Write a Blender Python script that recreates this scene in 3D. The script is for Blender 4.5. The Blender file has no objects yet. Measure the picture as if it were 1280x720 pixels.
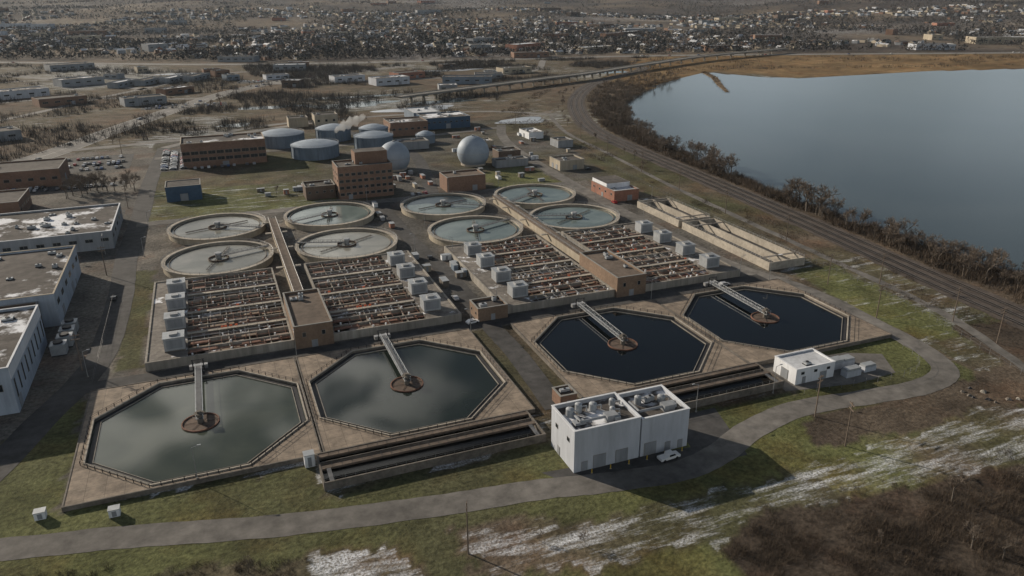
import bpy, math, random
import numpy as np
from mathutils import Vector, Matrix
random.seed(7); rng=np.random.default_rng(7)
S=bpy.context.scene
S.view_settings.view_transform='Standard'; S.view_settings.look='None'; S.view_settings.exposure=0
COL=S.collection
# ------------------------------------------------------------------ materials
def _mat(name):
    m=bpy.data.materials.new(name); m.use_nodes=True
    nt=m.node_tree; b=nt.nodes.get("Principled BSDF"); return m,nt,b
def lum(c,k): return tuple(min(1,max(0,a*k)) for a in c)
def mat(name,col,rough=.85,metal=0,var=.25,scale=.6,bump=0,snow=0,streak=False,col2=None,spec=.3,sscale=.09):
    m,nt,b=_mat(name); N=nt.nodes.new; L=nt.links.new
    g=N("ShaderNodeNewGeometry")
    n1=N("ShaderNodeTexNoise"); n1.inputs["Scale"].default_value=scale; n1.inputs["Detail"].default_value=8; n1.inputs["Roughness"].default_value=.65
    if streak:
        mp=N("ShaderNodeMapping"); mp.inputs["Scale"].default_value=(1,1,.12); L(g.outputs["Position"],mp.inputs[0]); L(mp.outputs[0],n1.inputs["Vector"])
    else: L(g.outputs["Position"],n1.inputs["Vector"])
    cr=N("ShaderNodeValToRGB"); e=cr.color_ramp.elements
    e[0].position=.3; e[1].position=.7
    e[0].color=(*lum(col,1-var),1); e[1].color=(*(col2 if col2 else lum(col,1+var)),1)
    L(n1.outputs[0],cr.inputs[0]); out=cr.outputs[0]
    n2=N("ShaderNodeTexNoise"); n2.inputs["Scale"].default_value=scale*.13; n2.inputs["Detail"].default_value=4
    L(g.outputs["Position"],n2.inputs["Vector"])
    mr=N("ShaderNodeMapRange"); mr.inputs[1].default_value=.3; mr.inputs[2].default_value=.7; mr.inputs[3].default_value=1-var*.8; mr.inputs[4].default_value=1+var*.6
    L(n2.outputs[0],mr.inputs[0])
    mx=N("ShaderNodeMix"); mx.data_type='RGBA'; mx.blend_type='MULTIPLY'; mx.inputs[0].default_value=1
    L(out,mx.inputs[6]); L(mr.outputs[0],mx.inputs[7]); out=mx.outputs[2]
    if snow:
        n3=N("ShaderNodeTexNoise"); n3.inputs["Scale"].default_value=sscale; n3.inputs["Detail"].default_value=9; n3.inputs["Roughness"].default_value=.65
        L(g.outputs["Position"],n3.inputs["Vector"])
        r=N("ShaderNodeMapRange"); t=.72-.45*snow; r.inputs[1].default_value=t; r.inputs[2].default_value=t+.06; r.inputs[4].default_value=.9
        L(n3.outputs[0],r.inputs[0])
        sx=N("ShaderNodeSeparateXYZ"); L(g.outputs["Normal"],sx.inputs[0])
        gt=N("ShaderNodeMath"); gt.operation='GREATER_THAN'; gt.inputs[1].default_value=.6; L(sx.outputs[2],gt.inputs[0])
        mu=N("ShaderNodeMath"); mu.operation='MULTIPLY'; L(r.outputs[0],mu.inputs[0]); L(gt.outputs[0],mu.inputs[1])
        m2=N("ShaderNodeMix"); m2.data_type='RGBA'; L(mu.outputs[0],m2.inputs[0]); L(out,m2.inputs[6]); m2.inputs[7].default_value=(.82,.84,.88,1); out=m2.outputs[2]
    L(out,b.inputs["Base Color"])
    b.inputs["Roughness"].default_value=rough; b.inputs["Metallic"].default_value=metal
    b.inputs["Specular IOR Level"].default_value=spec
    if bump:
        bp=N("ShaderNodeBump"); bp.inputs["Strength"].default_value=bump; bp.inputs["Distance"].default_value=.1
        L(n1.outputs[0],bp.inputs["Height"]); L(bp.outputs[0],b.inputs["Normal"])
    return m
def water(name,c1,c2,scale,rough=.06,bump=.05,bs=1.5):
    m,nt,b=_mat(name); N=nt.nodes.new; L=nt.links.new
    g=N("ShaderNodeNewGeometry"); n=N("ShaderNodeTexNoise"); n.inputs["Scale"].default_value=scale; n.inputs["Detail"].default_value=6
    n.inputs["Distortion"].default_value=1.2
    L(g.outputs["Position"],n.inputs["Vector"])
    cr=N("ShaderNodeValToRGB"); cr.color_ramp.elements[0].position=.35; cr.color_ramp.elements[1].position=.68
    cr.color_ramp.elements[0].color=(*c1,1); cr.color_ramp.elements[1].color=(*c2,1)
    L(n.outputs[0],cr.inputs[0]); L(cr.outputs[0],b.inputs["Base Color"])
    b.inputs["Roughness"].default_value=rough; b.inputs["IOR"].default_value=1.333
    n2=N("ShaderNodeTexNoise"); n2.inputs["Scale"].default_value=bs; n2.inputs["Detail"].default_value=3
    L(g.outputs["Position"],n2.inputs["Vector"])
    bp=N("ShaderNodeBump"); bp.inputs["Strength"].default_value=bump; bp.inputs["Distance"].default_value=.1
    L(n2.outputs[0],bp.inputs["Height"]); L(bp.outputs[0],b.inputs["Normal"])
    return m
def panel(name,c1,c2,w,h,mort=.02):
    m,nt,b=_mat(name); N=nt.nodes.new; L=nt.links.new
    g=N("ShaderNodeNewGeometry"); br=N("ShaderNodeTexBrick"); br.offset=0; br.inputs["Scale"].default_value=1
    br.inputs["Brick Width"].default_value=w; br.inputs["Row Height"].default_value=h; br.inputs["Mortar Size"].default_value=mort
    br.inputs["Color1"].default_value=(*c1,1); br.inputs["Color2"].default_value=(*c2,1); br.inputs["Mortar"].default_value=(*lum(c1,.5),1)
    L(g.outputs["Position"],br.inputs["Vector"])
    n=N("ShaderNodeTexNoise"); n.inputs["Scale"].default_value=.3; n.inputs["Detail"].default_value=10; n.inputs["Roughness"].default_value=.7; L(g.outputs["Position"],n.inputs["Vector"])
    mr=N("ShaderNodeMapRange"); mr.inputs[1].default_value=.3; mr.inputs[2].default_value=.7; mr.inputs[3].default_value=.45; mr.inputs[4].default_value=1.45; L(n.outputs[0],mr.inputs[0])
    mx=N("ShaderNodeMix"); mx.data_type='RGBA'; mx.blend_type='MULTIPLY'; mx.inputs[0].default_value=1
    L(br.outputs[0],mx.inputs[6]); L(mr.outputs[0],mx.inputs[7]); L(mx.outputs[2],b.inputs["Base Color"]); b.inputs["Roughness"].default_value=.9
    return m
M=dict(
 conc=mat("concrete",(.27,.25,.22),var=.35,scale=.5,streak=True),
 concd=mat("stained_concrete",(.15,.133,.115),var=.4,scale=.6),
 rim=mat("pale_concrete",(.37,.335,.285),var=.25),
 deck=panel("deck_paving",(.225,.18,.138),(.26,.21,.162),4.2,4.2,.05),
 asph=mat("asphalt",(.065,.063,.062),var=.4,scale=.3,rough=.9),
 asph2=mat("worn_asphalt",(.15,.141,.13),var=.4,scale=.22,rough=.92),
 road=mat("pale_road",(.20,.19,.178),var=.25,scale=.3,rough=.92),
 paint=mat("road_paint",(.6,.6,.56),var=.2),
 ypaint=mat("yellow_paint",(.55,.38,.05),var=.15),
 brick=mat("brown_brick",(.20,.125,.09),var=.22,scale=1.2),
 brickt=mat("tan_brown_brick",(.20,.14,.10),var=.22,scale=1.2),
 brickd=mat("dark_brown_brick",(.12,.088,.07),var=.25,scale=1.2),
 brickr=mat("red_brick",(.28,.14,.10),var=.2,scale=1.2),
 beige=mat("beige_wall",(.37,.325,.255),var=.2,streak=True),
 white=mat("white_siding",(.64,.66,.69),var=.12,scale=.8,streak=True),
 white2=mat("grey_white_siding",(.44,.465,.51),var=.16,scale=.5,streak=True),
 bgrey=mat("blue_grey_siding",(.34,.39,.46),var=.16,scale=.8,streak=True),
 grey=mat("grey_siding",(.25,.265,.285),var=.18,streak=True),
 gbox=mat("grey_metal_housing",(.35,.37,.39),var=.18,rough=.5,metal=.2),
 blue=mat("blue_steel",(.04,.08,.14),var=.2,rough=.5),
 bluel=mat("light_blue_steel",(.16,.20,.25),var=.2,rough=.5),
 roof=mat("gravel_roof",(.10,.09,.082),var=.4,scale=.3,rough=.95),
 roofs=mat("snowy_roof",(.09,.08,.073),var=.45,scale=.3,rough=.95,snow=.44,sscale=.05),
 roofb=mat("brown_roof",(.14,.11,.088),var=.3,scale=.4,rough=.95),
 roofw=mat("white_roof",(.55,.57,.60),var=.2,rough=.8),
 glass=mat("dark_glass",(.02,.025,.03),var=.2,rough=.12,spec=.6),
 frame=mat("window_frame",(.25,.245,.23),var=.1),
 steel=mat("galvanised_steel",(.33,.335,.34),var=.15,rough=.5,metal=.4),
 grate=mat("walkway_grating",(.14,.143,.15),var=.25,rough=.6,metal=.2),
 alu=mat("aluminium_truss",(.55,.57,.58),var=.1,rough=.45,metal=.2),
 dark=mat("dark_metal",(.03,.03,.034),var=.3,rough=.6),
 rail=mat("rusty_rail",(.34,.30,.27),var=.25,rough=.4,metal=.4),
 ballast=mat("ballast",(.085,.07,.06),var=.45,scale=1.0,rough=.95),
 sleeper=mat("sleeper_wood",(.022,.019,.017),var=.3),
 tan=mat("tan_trough",(.225,.17,.125),var=.45,scale=.7,snow=.26,sscale=.2),
 rust=mat("rust_red_pipe",(.18,.095,.068),var=.4,scale=.6),
 pink=mat("pink_grey_slab",(.235,.18,.155),var=.35,scale=.5,snow=.28,sscale=.16),
 slab=mat("snowy_slab",(.18,.163,.145),var=.45,scale=.5,snow=.3,sscale=.15),
 grit=mat("grating_deck",(.13,.09,.07),var=.5,scale=.5,col2=(.25,.195,.165),snow=.36,sscale=.14),
 silver=mat("matt_blue_grey_dome",(.30,.35,.41),var=.1,rough=.6,metal=.1,scale=.3),
 tank=mat("grey_blue_tank",(.14,.18,.23),var=.18,rough=.6,streak=True),
 bark=mat("bark",(.13,.11,.092),var=.3,scale=2),
 twig=mat("bare_twigs",(.165,.134,.108),var=.3,scale=1),
 brush=mat("dry_brush",(.055,.042,.033),var=.4,scale=.25,col2=(.14,.106,.076)),
 reed=mat("dry_reeds",(.18,.125,.07),var=.35,scale=.1),
 farwood=mat("winter_wood",(.05,.047,.048),var=.4,scale=.012,col2=(.10,.088,.078)),
 conif=mat("evergreen",(.02,.03,.022),var=.4,scale=.2),
 wood=mat("pole_wood",(.16,.125,.10),var=.2),
 orange=mat("orange_plastic",(.6,.11,.03),var=.05),
 tyre=mat("tyre",(.02,.02,.02),var=.1),
 w_t1=water("cloudy_tank_water",(.042,.053,.043),(.072,.082,.066),.05,rough=.06,bump=.015),
 w_t2=water("tank_water",(.014,.020,.018),(.023,.030,.025),.05,rough=.05,bump=.015),
 w_blk=water("dark_tank_water",(.004,.005,.006),(.005,.007,.008),.05,rough=.05,bump=.015),
 w_clar=water("clarifier_water",(.12,.155,.15),(.19,.23,.22),.06,rough=.15,bump=.04),
 w_clar2=water("clarifier_water",(.17,.17,.145),(.27,.26,.225),.06,rough=.15,bump=.04),
 w_chan=water("channel_water",(.004,.004,.004),(.007,.007,.006),.2,rough=.2,bump=.05),
 w_aer=water("aeration_water",(.028,.02,.016),(.10,.075,.06),.35,rough=.5,bump=.3),
 w_lake=water("lake_water",(.045,.064,.074),(.066,.086,.095),.006,rough=.13,bump=.25,bs=.3),
 w_ice=water("icy_pond_water",(.28,.31,.35),(.55,.58,.62),.03,rough=.3,bump=.05),
)
CARC=[mat("car_paint_"+n,c,rough=.3,var=.04,spec=.5) for n,c in (("white",(.7,.7,.7)),("silver",(.35,.36,.38)),("black",(.02,.02,.022)),("red",(.3,.03,.03)),("blue",(.04,.08,.2)),("grey",(.12,.12,.13)))]
CARN=["white","silver","black","red","blue","grey"]
# ------------------------------------------------------------------ mesh builder
class MB:
    def __init__(s): s.v=[];s.f=[];s.m=[]
    def add(s,vs,fs,m=0):
        o=len(s.v); s.v+=vs; s.f+=[tuple(i+o for i in f) for f in fs]; s.m+=[m]*len(fs); return s
    def box(s,x0,x1,y0,y1,z0,z1,m=0):
        return s.add([(x0,y0,z0),(x1,y0,z0),(x1,y1,z0),(x0,y1,z0),(x0,y0,z1),(x1,y0,z1),(x1,y1,z1),(x0,y1,z1)],
         [(3,2,1,0),(4,5,6,7),(0,1,5,4),(1,2,6,5),(2,3,7,6),(3,0,4,7)],m)
    def prism(s,poly,z0,z1,m=0):
        n=len(poly); vs=[(x,y,z0) for x,y in poly]+[(x,y,z1) for x,y in poly]
        return s.add(vs,[(i,(i+1)%n,(i+1)%n+n,i+n) for i in range(n)]+[tuple(range(n,2*n))],m)
    def ring(s,po,pi,z0,z1,m=0):
        n=len(po); vs=[(x,y,z) for z in (z0,z1) for p in (po,pi) for x,y in p]
        fs=[]
        for i in range(n):
            j=(i+1)%n
            fs+=[(i,j,2*n+j,2*n+i),(n+j,n+i,3*n+i,3*n+j),(2*n+i,2*n+j,3*n+j,3*n+i)]
        return s.add(vs,fs,m)
    def cyl(s,cx,cy,z0,z1,r0,r1=None,n=16,m=0):
        r1=r0 if r1 is None else r1
        a=[2*math.pi*i/n for i in range(n)]
        vs=[(cx+r0*math.cos(t),cy+r0*math.sin(t),z0) for t in a]+[(cx+r1*math.cos(t),cy+r1*math.sin(t),z1) for t in a]
        return s.add(vs,[(i,(i+1)%n,(i+1)%n+n,i+n) for i in range(n)]+[tuple(range(n,2*n))],m)
    def tube(s,p,q,r0,r1=None,n=4,m=0):
        r1=r0 if r1 is None else r1
        p=Vector(p);q=Vector(q); d=(q-p)
        if d.length<1e-6: return s
        d.normalize(); a=d.orthogonal().normalized()
        if abs(d.z)<.99: a=d.cross(Vector((0,0,1))).normalized()
        b=d.cross(a); vs=[]
        for c,r in ((p,r0),(q,r1)):
            for i in range(n):
                t=2*math.pi*(i+.5)/n; vs.append(tuple(c+a*(r*math.cos(t))+b*(r*math.sin(t))))
        return s.add(vs,[(i,(i+1)%n,(i+1)%n+n,i+n) for i in range(n)]+[tuple(range(n-1,-1,-1)),tuple(range(n,2*n))],m)
    def sphere(s,cx,cy,cz,r,n=24,k=12,m=0,zs=1,lo=-math.pi/2):
        vs=[];fs=[]
        for j in range(k+1):
            ph=lo+(math.pi/2-lo)*j/k
            for i in range(n):
                t=2*math.pi*i/n; vs.append((cx+r*math.cos(ph)*math.cos(t),cy+r*math.cos(ph)*math.sin(t),cz+r*math.sin(ph)*zs))
        for j in range(k):
            for i in range(n): fs.append((j*n+i,j*n+(i+1)%n,(j+1)*n+(i+1)%n,(j+1)*n+i))
        return s.add(vs,fs,m)
    def mesh(s,name,mats,smooth=False):
        me=bpy.data.meshes.new(name); me.from_pydata(s.v,[],s.f)
        for m in mats: me.materials.append(m)
        if len(mats)>1: me.polygons.foreach_set("material_index",s.m)
        if smooth: me.polygons.foreach_set("use_smooth",[True]*len(s.f))
        me.update(); return me
def rect(x0,x1,y0,y1): return [(x0,y0),(x1,y0),(x1,y1),(x0,y1)]
def circ(r,n=64,cx=0,cy=0): return [(cx+r*math.cos(2*math.pi*i/n),cy+r*math.sin(2*math.pi*i/n)) for i in range(n)]
KIDS={}
def link(o): COL.objects.link(o); return o
def thing(name,label,cat,loc=(0,0,0),rot=0,group=None,data=None):
    o=link(bpy.data.objects.new(name,data)); o.location=loc; o.rotation_euler=(0,0,rot)
    o["label"]=label; o["category"]=cat
    if group: o["group"]=group
    KIDS[o.name]=[]
    if data is None: o.empty_display_size=1
    return o
def part(root,name,mb,mats,loc=(0,0,0),rot=0,label=None,smooth=False,stuff=False):
    me=mb if isinstance(mb,bpy.types.Mesh) else mb.mesh(name,mats if isinstance(mats,(list,tuple)) else [mats],smooth)
    o=link(bpy.data.objects.new(name,me)); o.parent=root; o.location=loc; o.rotation_euler=(0,0,rot)
    if label:o["label"]=label
    if stuff:o["kind"]="stuff"
    KIDS.setdefault(root.name,[]).append(o); KIDS.setdefault(o.name,[]); return o
def copyt(root,loc,rot=0,scale=1,label=None):
    o=root.copy(); link(o); o.location=loc; o.rotation_euler=(0,0,rot); o.scale=(scale,)*3 if not isinstance(scale,tuple) else scale
    if label:o["label"]=label
    KIDS[o.name]=[]
    def rec(src,dst):
        for k in KIDS[src.name]:
            c=k.copy(); link(c); c.parent=dst; KIDS[dst.name].append(c); KIDS[c.name]=[]; rec(k,c)
    rec(root,o); return o
def struct(name,mb,mats,loc=(0,0,0),kind="structure"):
    me=mb if isinstance(mb,bpy.types.Mesh) else mb.mesh(name,mats if isinstance(mats,(list,tuple)) else [mats])
    o=link(bpy.data.objects.new(name,me)); o.location=loc; o["kind"]=kind; return o
def railing(mb,pts,z,h=1.1,step=2.5,r=.05,closed=False,m=0,rp=None):
    P=list(pts)+([pts[0]] if closed else []); rp=rp or r*1.3
    for a,b in zip(P[:-1],P[1:]):
        L=math.hypot(b[0]-a[0],b[1]-a[1]); n=max(1,round(L/step))
        for hh in (h,h*.55): mb.tube((a[0],a[1],z+hh),(b[0],b[1],z+hh),r,n=3,m=m)
        for i in range(n):
            t=i/n; x=a[0]+(b[0]-a[0])*t; y=a[1]+(b[1]-a[1])*t; mb.tube((x,y,z),(x,y,z+h),rp,n=3,m=m)
def rail_part(t,pts,z,mt,**k):
    mb=MB(); railing(mb,pts,z,**k); part(t,"railing",mb,mt)
def box_part(t,name,mt,*a):
    mb=MB(); mb.box(*a); return part(t,name,mb,mt)
# ------------------------------------------------------------------ numeric helpers
def vnoise(x,y,scale,seed):
    r=np.random.default_rng(seed).random((256,256)); u=np.asarray(x)/scale; v=np.asarray(y)/scale
    i=np.floor(u).astype(int); j=np.floor(v).astype(int); a=u-i; b=v-j; a=a*a*(3-2*a); b=b*b*(3-2*b)
    g=lambda p,q: r[p%256,q%256]
    return (g(i,j)*(1-a)+g(i+1,j)*a)*(1-b)+(g(i,j+1)*(1-a)+g(i+1,j+1)*a)*b
def fbm(x,y,s,seed): return vnoise(x,y,s,seed)*.55+vnoise(x,y,s/2.3,seed+1)*.28+vnoise(x,y,s/5.1,seed+2)*.17
def inpoly(x,y,poly):
    ins=np.zeros(np.shape(x),bool); n=len(poly)
    for k in range(n):
        x0,y0=poly[k];x1,y1=poly[(k+1)%n]
        if y0==y1: continue
        c=((y0>y)!=(y1>y))&(x<(x1-x0)*(y-y0)/(y1-y0)+x0); ins^=c
    return ins
def smooth_line(P,k=8):
    P=[np.array(p,float) for p in P]; Q=[2*P[0]-P[1]]+P+[2*P[-1]-P[-2]]; out=[]
    for i in range(1,len(Q)-2):
        a,b,c,d=Q[i-1:i+3]
        for j in range(k):
            t=j/k; out.append(tuple(.5*((2*b)+(-a+c)*t+(2*a-5*b+4*c-d)*t*t+(-a+3*b-3*c+d)*t**3)))
    out.append(tuple(P[-1])); return out
def offset_line(P,o):
    out=[]
    for i in range(len(P)):
        a=P[max(0,i-1)];b=P[min(len(P)-1,i+1)]; dx,dy=b[0]-a[0],b[1]-a[1]; L=math.hypot(dx,dy) or 1
        out.append((P[i][0]-dy/L*o,P[i][1]+dx/L*o))
    return out
def ribbon(mb,P,o0,o1,z,m=0,jit=0):
    A=offset_line(P,o0);B=offset_line(P,o1); vs=[];fs=[]
    for i,(a,b) in enumerate(zip(A,B)):
        ja=jit*random.uniform(-1,1); jb=jit*random.uniform(-1,1)
        vs+=[(a[0]+ja,a[1]+ja,z),(b[0]+jb,b[1]+jb,z)]
    for i in range(len(P)-1): fs.append((2*i,2*i+2,2*i+3,2*i+1))
    mb.add(vs,fs,m)
def hz(x,y):
    d=np.hypot(x,y); t=np.clip((d-2200)/5000,0,1); return 150*t*t*(3-2*t)+(fbm(x,y,900,401)-.5)*80*np.clip((d-2000)/1500,0,1)
# ------------------------------------------------------------------ key lines (metres; x runs along the tank row)
ROAD=[(-90,166),(-52,157),(-29,152),(-6,145.5),(14,141),(38,137),(60,134),(76,130.5),(93,128.5),(106,131),(120,137),(139,141),(160,139),(179,137.5),(193,141),(199,150),(201.5,163),(202,179),(203,197),(201,217),(195,236),(192.5,258),(193,295),(192,338),(194,393),(201,498),(212,560),(230,610)]
LROAD=[(-90,150),(-66,176),(-52,214),(-45,234),(-41,258),(-40,303),(-41,354),(-39,421),(-38,496),(-33,614)]
HWY=[(-190,440),(-140,560),(-105,629),(-54,764),(39,965),(148,1080),(300,1180)]
HMAIN=[(-900,1880),(-305,1521),(57,1310),(420,1225),(698,1179),(960,1090),(1321,953),(2000,700)]
BRG=[(180,770),(272,813),(380,863),(465,902),(572,965),(741,1055),(960,1130)]
RAIL=[(600,1010),(572,965),(449,859),(366,742),(313,628),(289,549),(281,479),(276,416),(271,352),(266,292),(261,245),(257,208),(254,175),(251,140),(248,90),(246,40)]
SHORE=[(340,20),(320,90),(300,150),(293,200),(288,240),(286,285),(289,333),(296,394),(309,478),(344,590),(388,679),(465,765),(566,855),(642,909),(662,825),(702,792),(837,795),(966,782),(1072,757),(1500,640),(2600,300),(2600,20)]
# ------------------------------------------------------------------ ground
def axis(lo,a,b,hi,step,g=1.12):
    mid=list(np.arange(a,b+.1,step)); L=[];s=step;x=a
    while x>lo: s*=g; x-=s; L.append(x)
    R=[];s=step;x=b
    while x<hi: s*=g; x+=s; R.append(x)
    return np.array(L[::-1]+mid+R)
xs=axis(-9000,-110,320,14000,1.8,1.07); ys=axis(-900,80,560,16000,1.8,1.04)
X,Y=np.meshgrid(xs,ys); X=X.ravel();Y=Y.ravel()
jx=(fbm(X,Y,9,11)-.5)*9; jy=(fbm(X,Y,9,21)-.5)*9
n1=fbm(X,Y,40,31); n2=fbm(X,Y,160,41)
def L3(a,b,t): return a*(1-t[:,None])+b*t[:,None]
C=np.zeros((len(X),3)); snow=np.zeros(len(X))
brown=np.array((.125,.10,.075)); olive=np.array((.088,.08,.05)); grass=np.array((.112,.12,.05)); gravel=np.array((.165,.15,.13)); yard=np.array((.105,.10,.092)); earth=np.array((.07,.056,.044)); dgrass=np.array((.08,.08,.043)); marsh=np.array((.24,.165,.085)); far=np.array((.075,.065,.058))
C=L3(brown,olive,np.clip((n2-.35)*3,0,1)); snow=np.clip(.18+(n2-.4)*.6,0,.35)
def zone(poly,col,sn=0,col2=None,k=1.0):
    m=inpoly(X+jx*k,Y+jy*k,poly)
    c=np.array(col)
    if col2 is not None: cc=L3(c,np.array(col2),np.clip((n1-.3)*2.5,0,1)); C[m]=cc[m]
    else: C[m]=c
    snow[m]=sn if np.isscalar(sn) else sn[m]
zone(rect(-130,-36,150,620),yard,0,gravel)
zone(rect(-36,205,222,402),gravel,.05,yard)
zone(rect(-40,262,402,640),yard,.18,olive)
zone(rect(-36,60,404,532),dgrass,.26,grass)
zone([(-38,475),(62,465),(62,560),(-38,560)],brown,.2,dgrass)
zone([(150,395),(190,395),(190,460),(150,440)],dgrass,.14,grass)
zone([(222,225),(262,225),(272,400),(285,520),(255,560),(225,420)],brown,.14,dgrass)
zone([(262,40),(258,175),(268,290),(283,480),(315,600),(460,790),(640,915),(566,860),(388,685),(309,482),(288,333),(287,240),(300,150),(340,20)],brown,.06,earth)
zone([(204,105),(254,105),(258,235),(224,240),(207,232)],dgrass,.28,brown)
zone([(206,160),(226,160),(232,230),(210,230)],grass,.24,dgrass)
zone([(212,105),(258,105),(254,160),(222,165)],earth,.12,brown)
zone(rect(-37,-29,236,330),grass,.0,dgrass,.3)
zone([(-70,185),(-44,184),(-43,226),(-52,205)],dgrass,.0,earth)
zone([(-100,100),(-70,190),(-42,225),(-42,165),(12,165),(12,150),(72,150),(104,150),(145,150),(200,165),(205,90),(120,60)],grass,0.0,dgrass)
zone([(134,136),(145,137),(200,137),(235,140),(245,120),(178,121),(148,122),(130,126)],earth,.06,brown)
zone([(-30,137),(8,131),(8,112),(-30,118)],dgrass,.16,brown)
zone([(6,133),(24,128),(30,112),(4,110)],dgrass,.37,brown,.6)
zone([(34,129),(80,120),(118,117),(134,109),(120,101),(96,103),(60,105),(34,112)],dgrass,.315,brown,1.8)
zone([(118,119),(150,121),(190,124),(215,100),(150,98),(122,104)],grass,.315,brown,1.8)
zone([(86,104),(112,107),(160,101),(230,97),(230,60),(80,60)],earth,.14,earth*.8)
zone([(72,166),(85,166),(86,224),(71,224)],dgrass,0,earth,.3)
zone([(162,160),(198,150),(200,172),(188,168),(160,170)],grass,0,dgrass)
zone(rect(74,87,224,404),yard,.0)
zone([(470,760),(650,912),(705,800),(1072,765),(1500,650),(1500,880),(960,1075),(700,1160),(600,1060),(480,900)],marsh,.02,marsh*.6)
fm=Y>np.interp(X,[-900,57,420,698,960,1321,2000,2800],[1900,1330,1240,1190,1110,960,715,400])
fn=fbm(X,Y,300,61); cc=L3(far,np.array((.15,.125,.095)),np.clip((fn-.45)*4,0,1)); C[fm]=cc[fm]; snow[fm]=(.20+.32*np.clip(fbm(X,Y,420,67)-.45,0,1))[fm]
Z=hz(X,Y)+0*X
lk=inpoly(X+jx*1.1,Y+jy*1.1,SHORE); Z[lk]-=2.0
snow[lk]=0
me=bpy.data.meshes.new("ground"); nx,ny=len(xs),len(ys)
idx=np.arange(nx*ny).reshape(ny,nx)
F=np.stack([idx[:-1,:-1],idx[:-1,1:],idx[1:,1:],idx[1:,:-1]],-1).reshape(-1,4)
me.vertices.add(nx*ny); me.vertices.foreach_set("co",np.stack([X,Y,Z],-1).ravel())
me.loops.add(F.size); me.loops.foreach_set("vertex_index",F.ravel().astype(np.int32))
me.polygons.add(len(F)); me.polygons.foreach_set("loop_start",np.arange(0,F.size,4,dtype=np.int32)); me.update(calc_edges=True)
ca=me.color_attributes.new("zone",'FLOAT_COLOR','POINT'); ca.data.foreach_set("color",np.concatenate([C,snow[:,None]],1).astype(np.float32).ravel())
gm,nt,b=_mat("ground_cover"); N=nt.nodes.new; L=nt.links.new
at=N("ShaderNodeAttribute"); at.attribute_name="zone"; g=N("ShaderNodeNewGeometry")
def nz(s,d=8,r=.65,sc=None):
    n=N("ShaderNodeTexNoise"); n.inputs["Scale"].default_value=s; n.inputs["Detail"].default_value=d; n.inputs["Roughness"].default_value=r
    if sc:
        mp=N("ShaderNodeMapping"); mp.inputs["Rotation"].default_value=(0,0,.12); mp.inputs["Scale"].default_value=sc; L(g.outputs["Position"],mp.inputs[0]); L(mp.outputs[0],n.inputs["Vector"])
    else: L(g.outputs["Position"],n.inputs["Vector"])
    return n
def mrng(src,a,b_,c,d):
    m=N("ShaderNodeMapRange"); m.inputs[1].default_value=a;m.inputs[2].default_value=b_;m.inputs[3].default_value=c;m.inputs[4].default_value=d; L(src,m.inputs[0]); return m.outputs[0]
def mul(a,b_):
    m=N("ShaderNodeMix"); m.data_type='RGBA'; m.blend_type='MULTIPLY'; m.inputs[0].default_value=1; L(a,m.inputs[6]); L(b_,m.inputs[7]); return m.outputs[2]
c=mul(at.outputs["Color"],mrng(nz(.8).outputs[0],.3,.7,.45,1.55))
c=mul(c,mrng(nz(.07).outputs[0],.3,.7,.55,1.45))
c=mul(c,mrng(nz(.008).outputs[0],.3,.7,.7,1.3))
# worn brown tint in broad patches
wt=N("ShaderNodeMix"); wt.data_type='RGBA'; wt.blend_type='MULTIPLY'; L(mrng(nz(.045,6,.6).outputs[0],.5,.68,0,.8),wt.inputs[0]); L(c,wt.inputs[6]); wt.inputs[7].default_value=(1.05,.82,.72,1); c=wt.outputs[2]
ns=nz(.15,11,.74,(.35,1.8,1)); ad=N("ShaderNodeMath"); ad.operation='ADD'; L(ns.outputs[0],ad.inputs[0]); L(at.outputs["Alpha"],ad.inputs[1])
sf=mrng(ad.outputs[0],.79,.95,0,.92)
fine=mrng(nz(1.8,6,.7).outputs[0],.38,.60,.08,1)
mm=N("ShaderNodeMath"); mm.operation='MULTIPLY'; L(sf,mm.inputs[0]); L(fine,mm.inputs[1])
m2=N("ShaderNodeMix"); m2.data_type='RGBA'; L(mm.outputs[0],m2.inputs[0]); L(c,m2.inputs[6]); m2.inputs[7].default_value=(.78,.81,.86,1)
L(m2.outputs[2],b.inputs["Base Color"]); b.inputs["Roughness"].default_value=.95; b.inputs["Specular IOR Level"].default_value=.1
bp=N("ShaderNodeBump"); bp.inputs["Strength"].default_value=.75; bp.inputs["Distance"].default_value=.4; L(nz(1.0).outputs[0],bp.inputs["Height"]); L(bp.outputs[0],b.inputs["Normal"])
me.materials.append(gm); o=link(bpy.data.objects.new("ground",me)); o["kind"]="structure"
WP=offset_line(SHORE[:-2],9)+SHORE[-2:]
mb=MB(); mb.add([(x,y,-.3) for x,y in WP],[tuple(range(len(WP)))])
struct("lake_water",mb,M["w_lake"])
def blob(cx,cy,rx,ry,seed,n=28,ang=0):
    R=random.Random(seed); ph=[R.uniform(0,6.28) for _ in range(4)]; out=[]
    for i in range(n):
        t=2*math.pi*i/n; k=1+.2*math.sin(2*t+ph[0])+.15*math.sin(3*t+ph[1])+.1*math.sin(5*t+ph[2]); x=rx*k*math.cos(t);y=ry*k*math.sin(t)
        out.append((cx+x*math.cos(ang)-y*math.sin(ang),cy+x*math.sin(ang)+y*math.cos(ang)))
    return out
for i,(a,b_,rx,ry,m) in enumerate([(255,625,26,14,"w_ice"),(189,730,34,18,"w_ice"),(135,785,45,18,"w_lake"),(225,770,30,12,"w_lake"),(60,800,30,12,"w_lake"),(520,960,40,12,"w_lake"),(20,700,16,8,"w_lake"),(150,845,50,10,"w_lake"),(330,1080,40,14,"w_ice"),(-20,1190,40,12,"w_ice")]):
    mb=MB(); P=blob(a,b_,rx,ry,i); mb.add([(x,y,.06) for x,y in P],[tuple(range(len(P)))]); struct("pond_water",mb,M[m])
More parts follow.
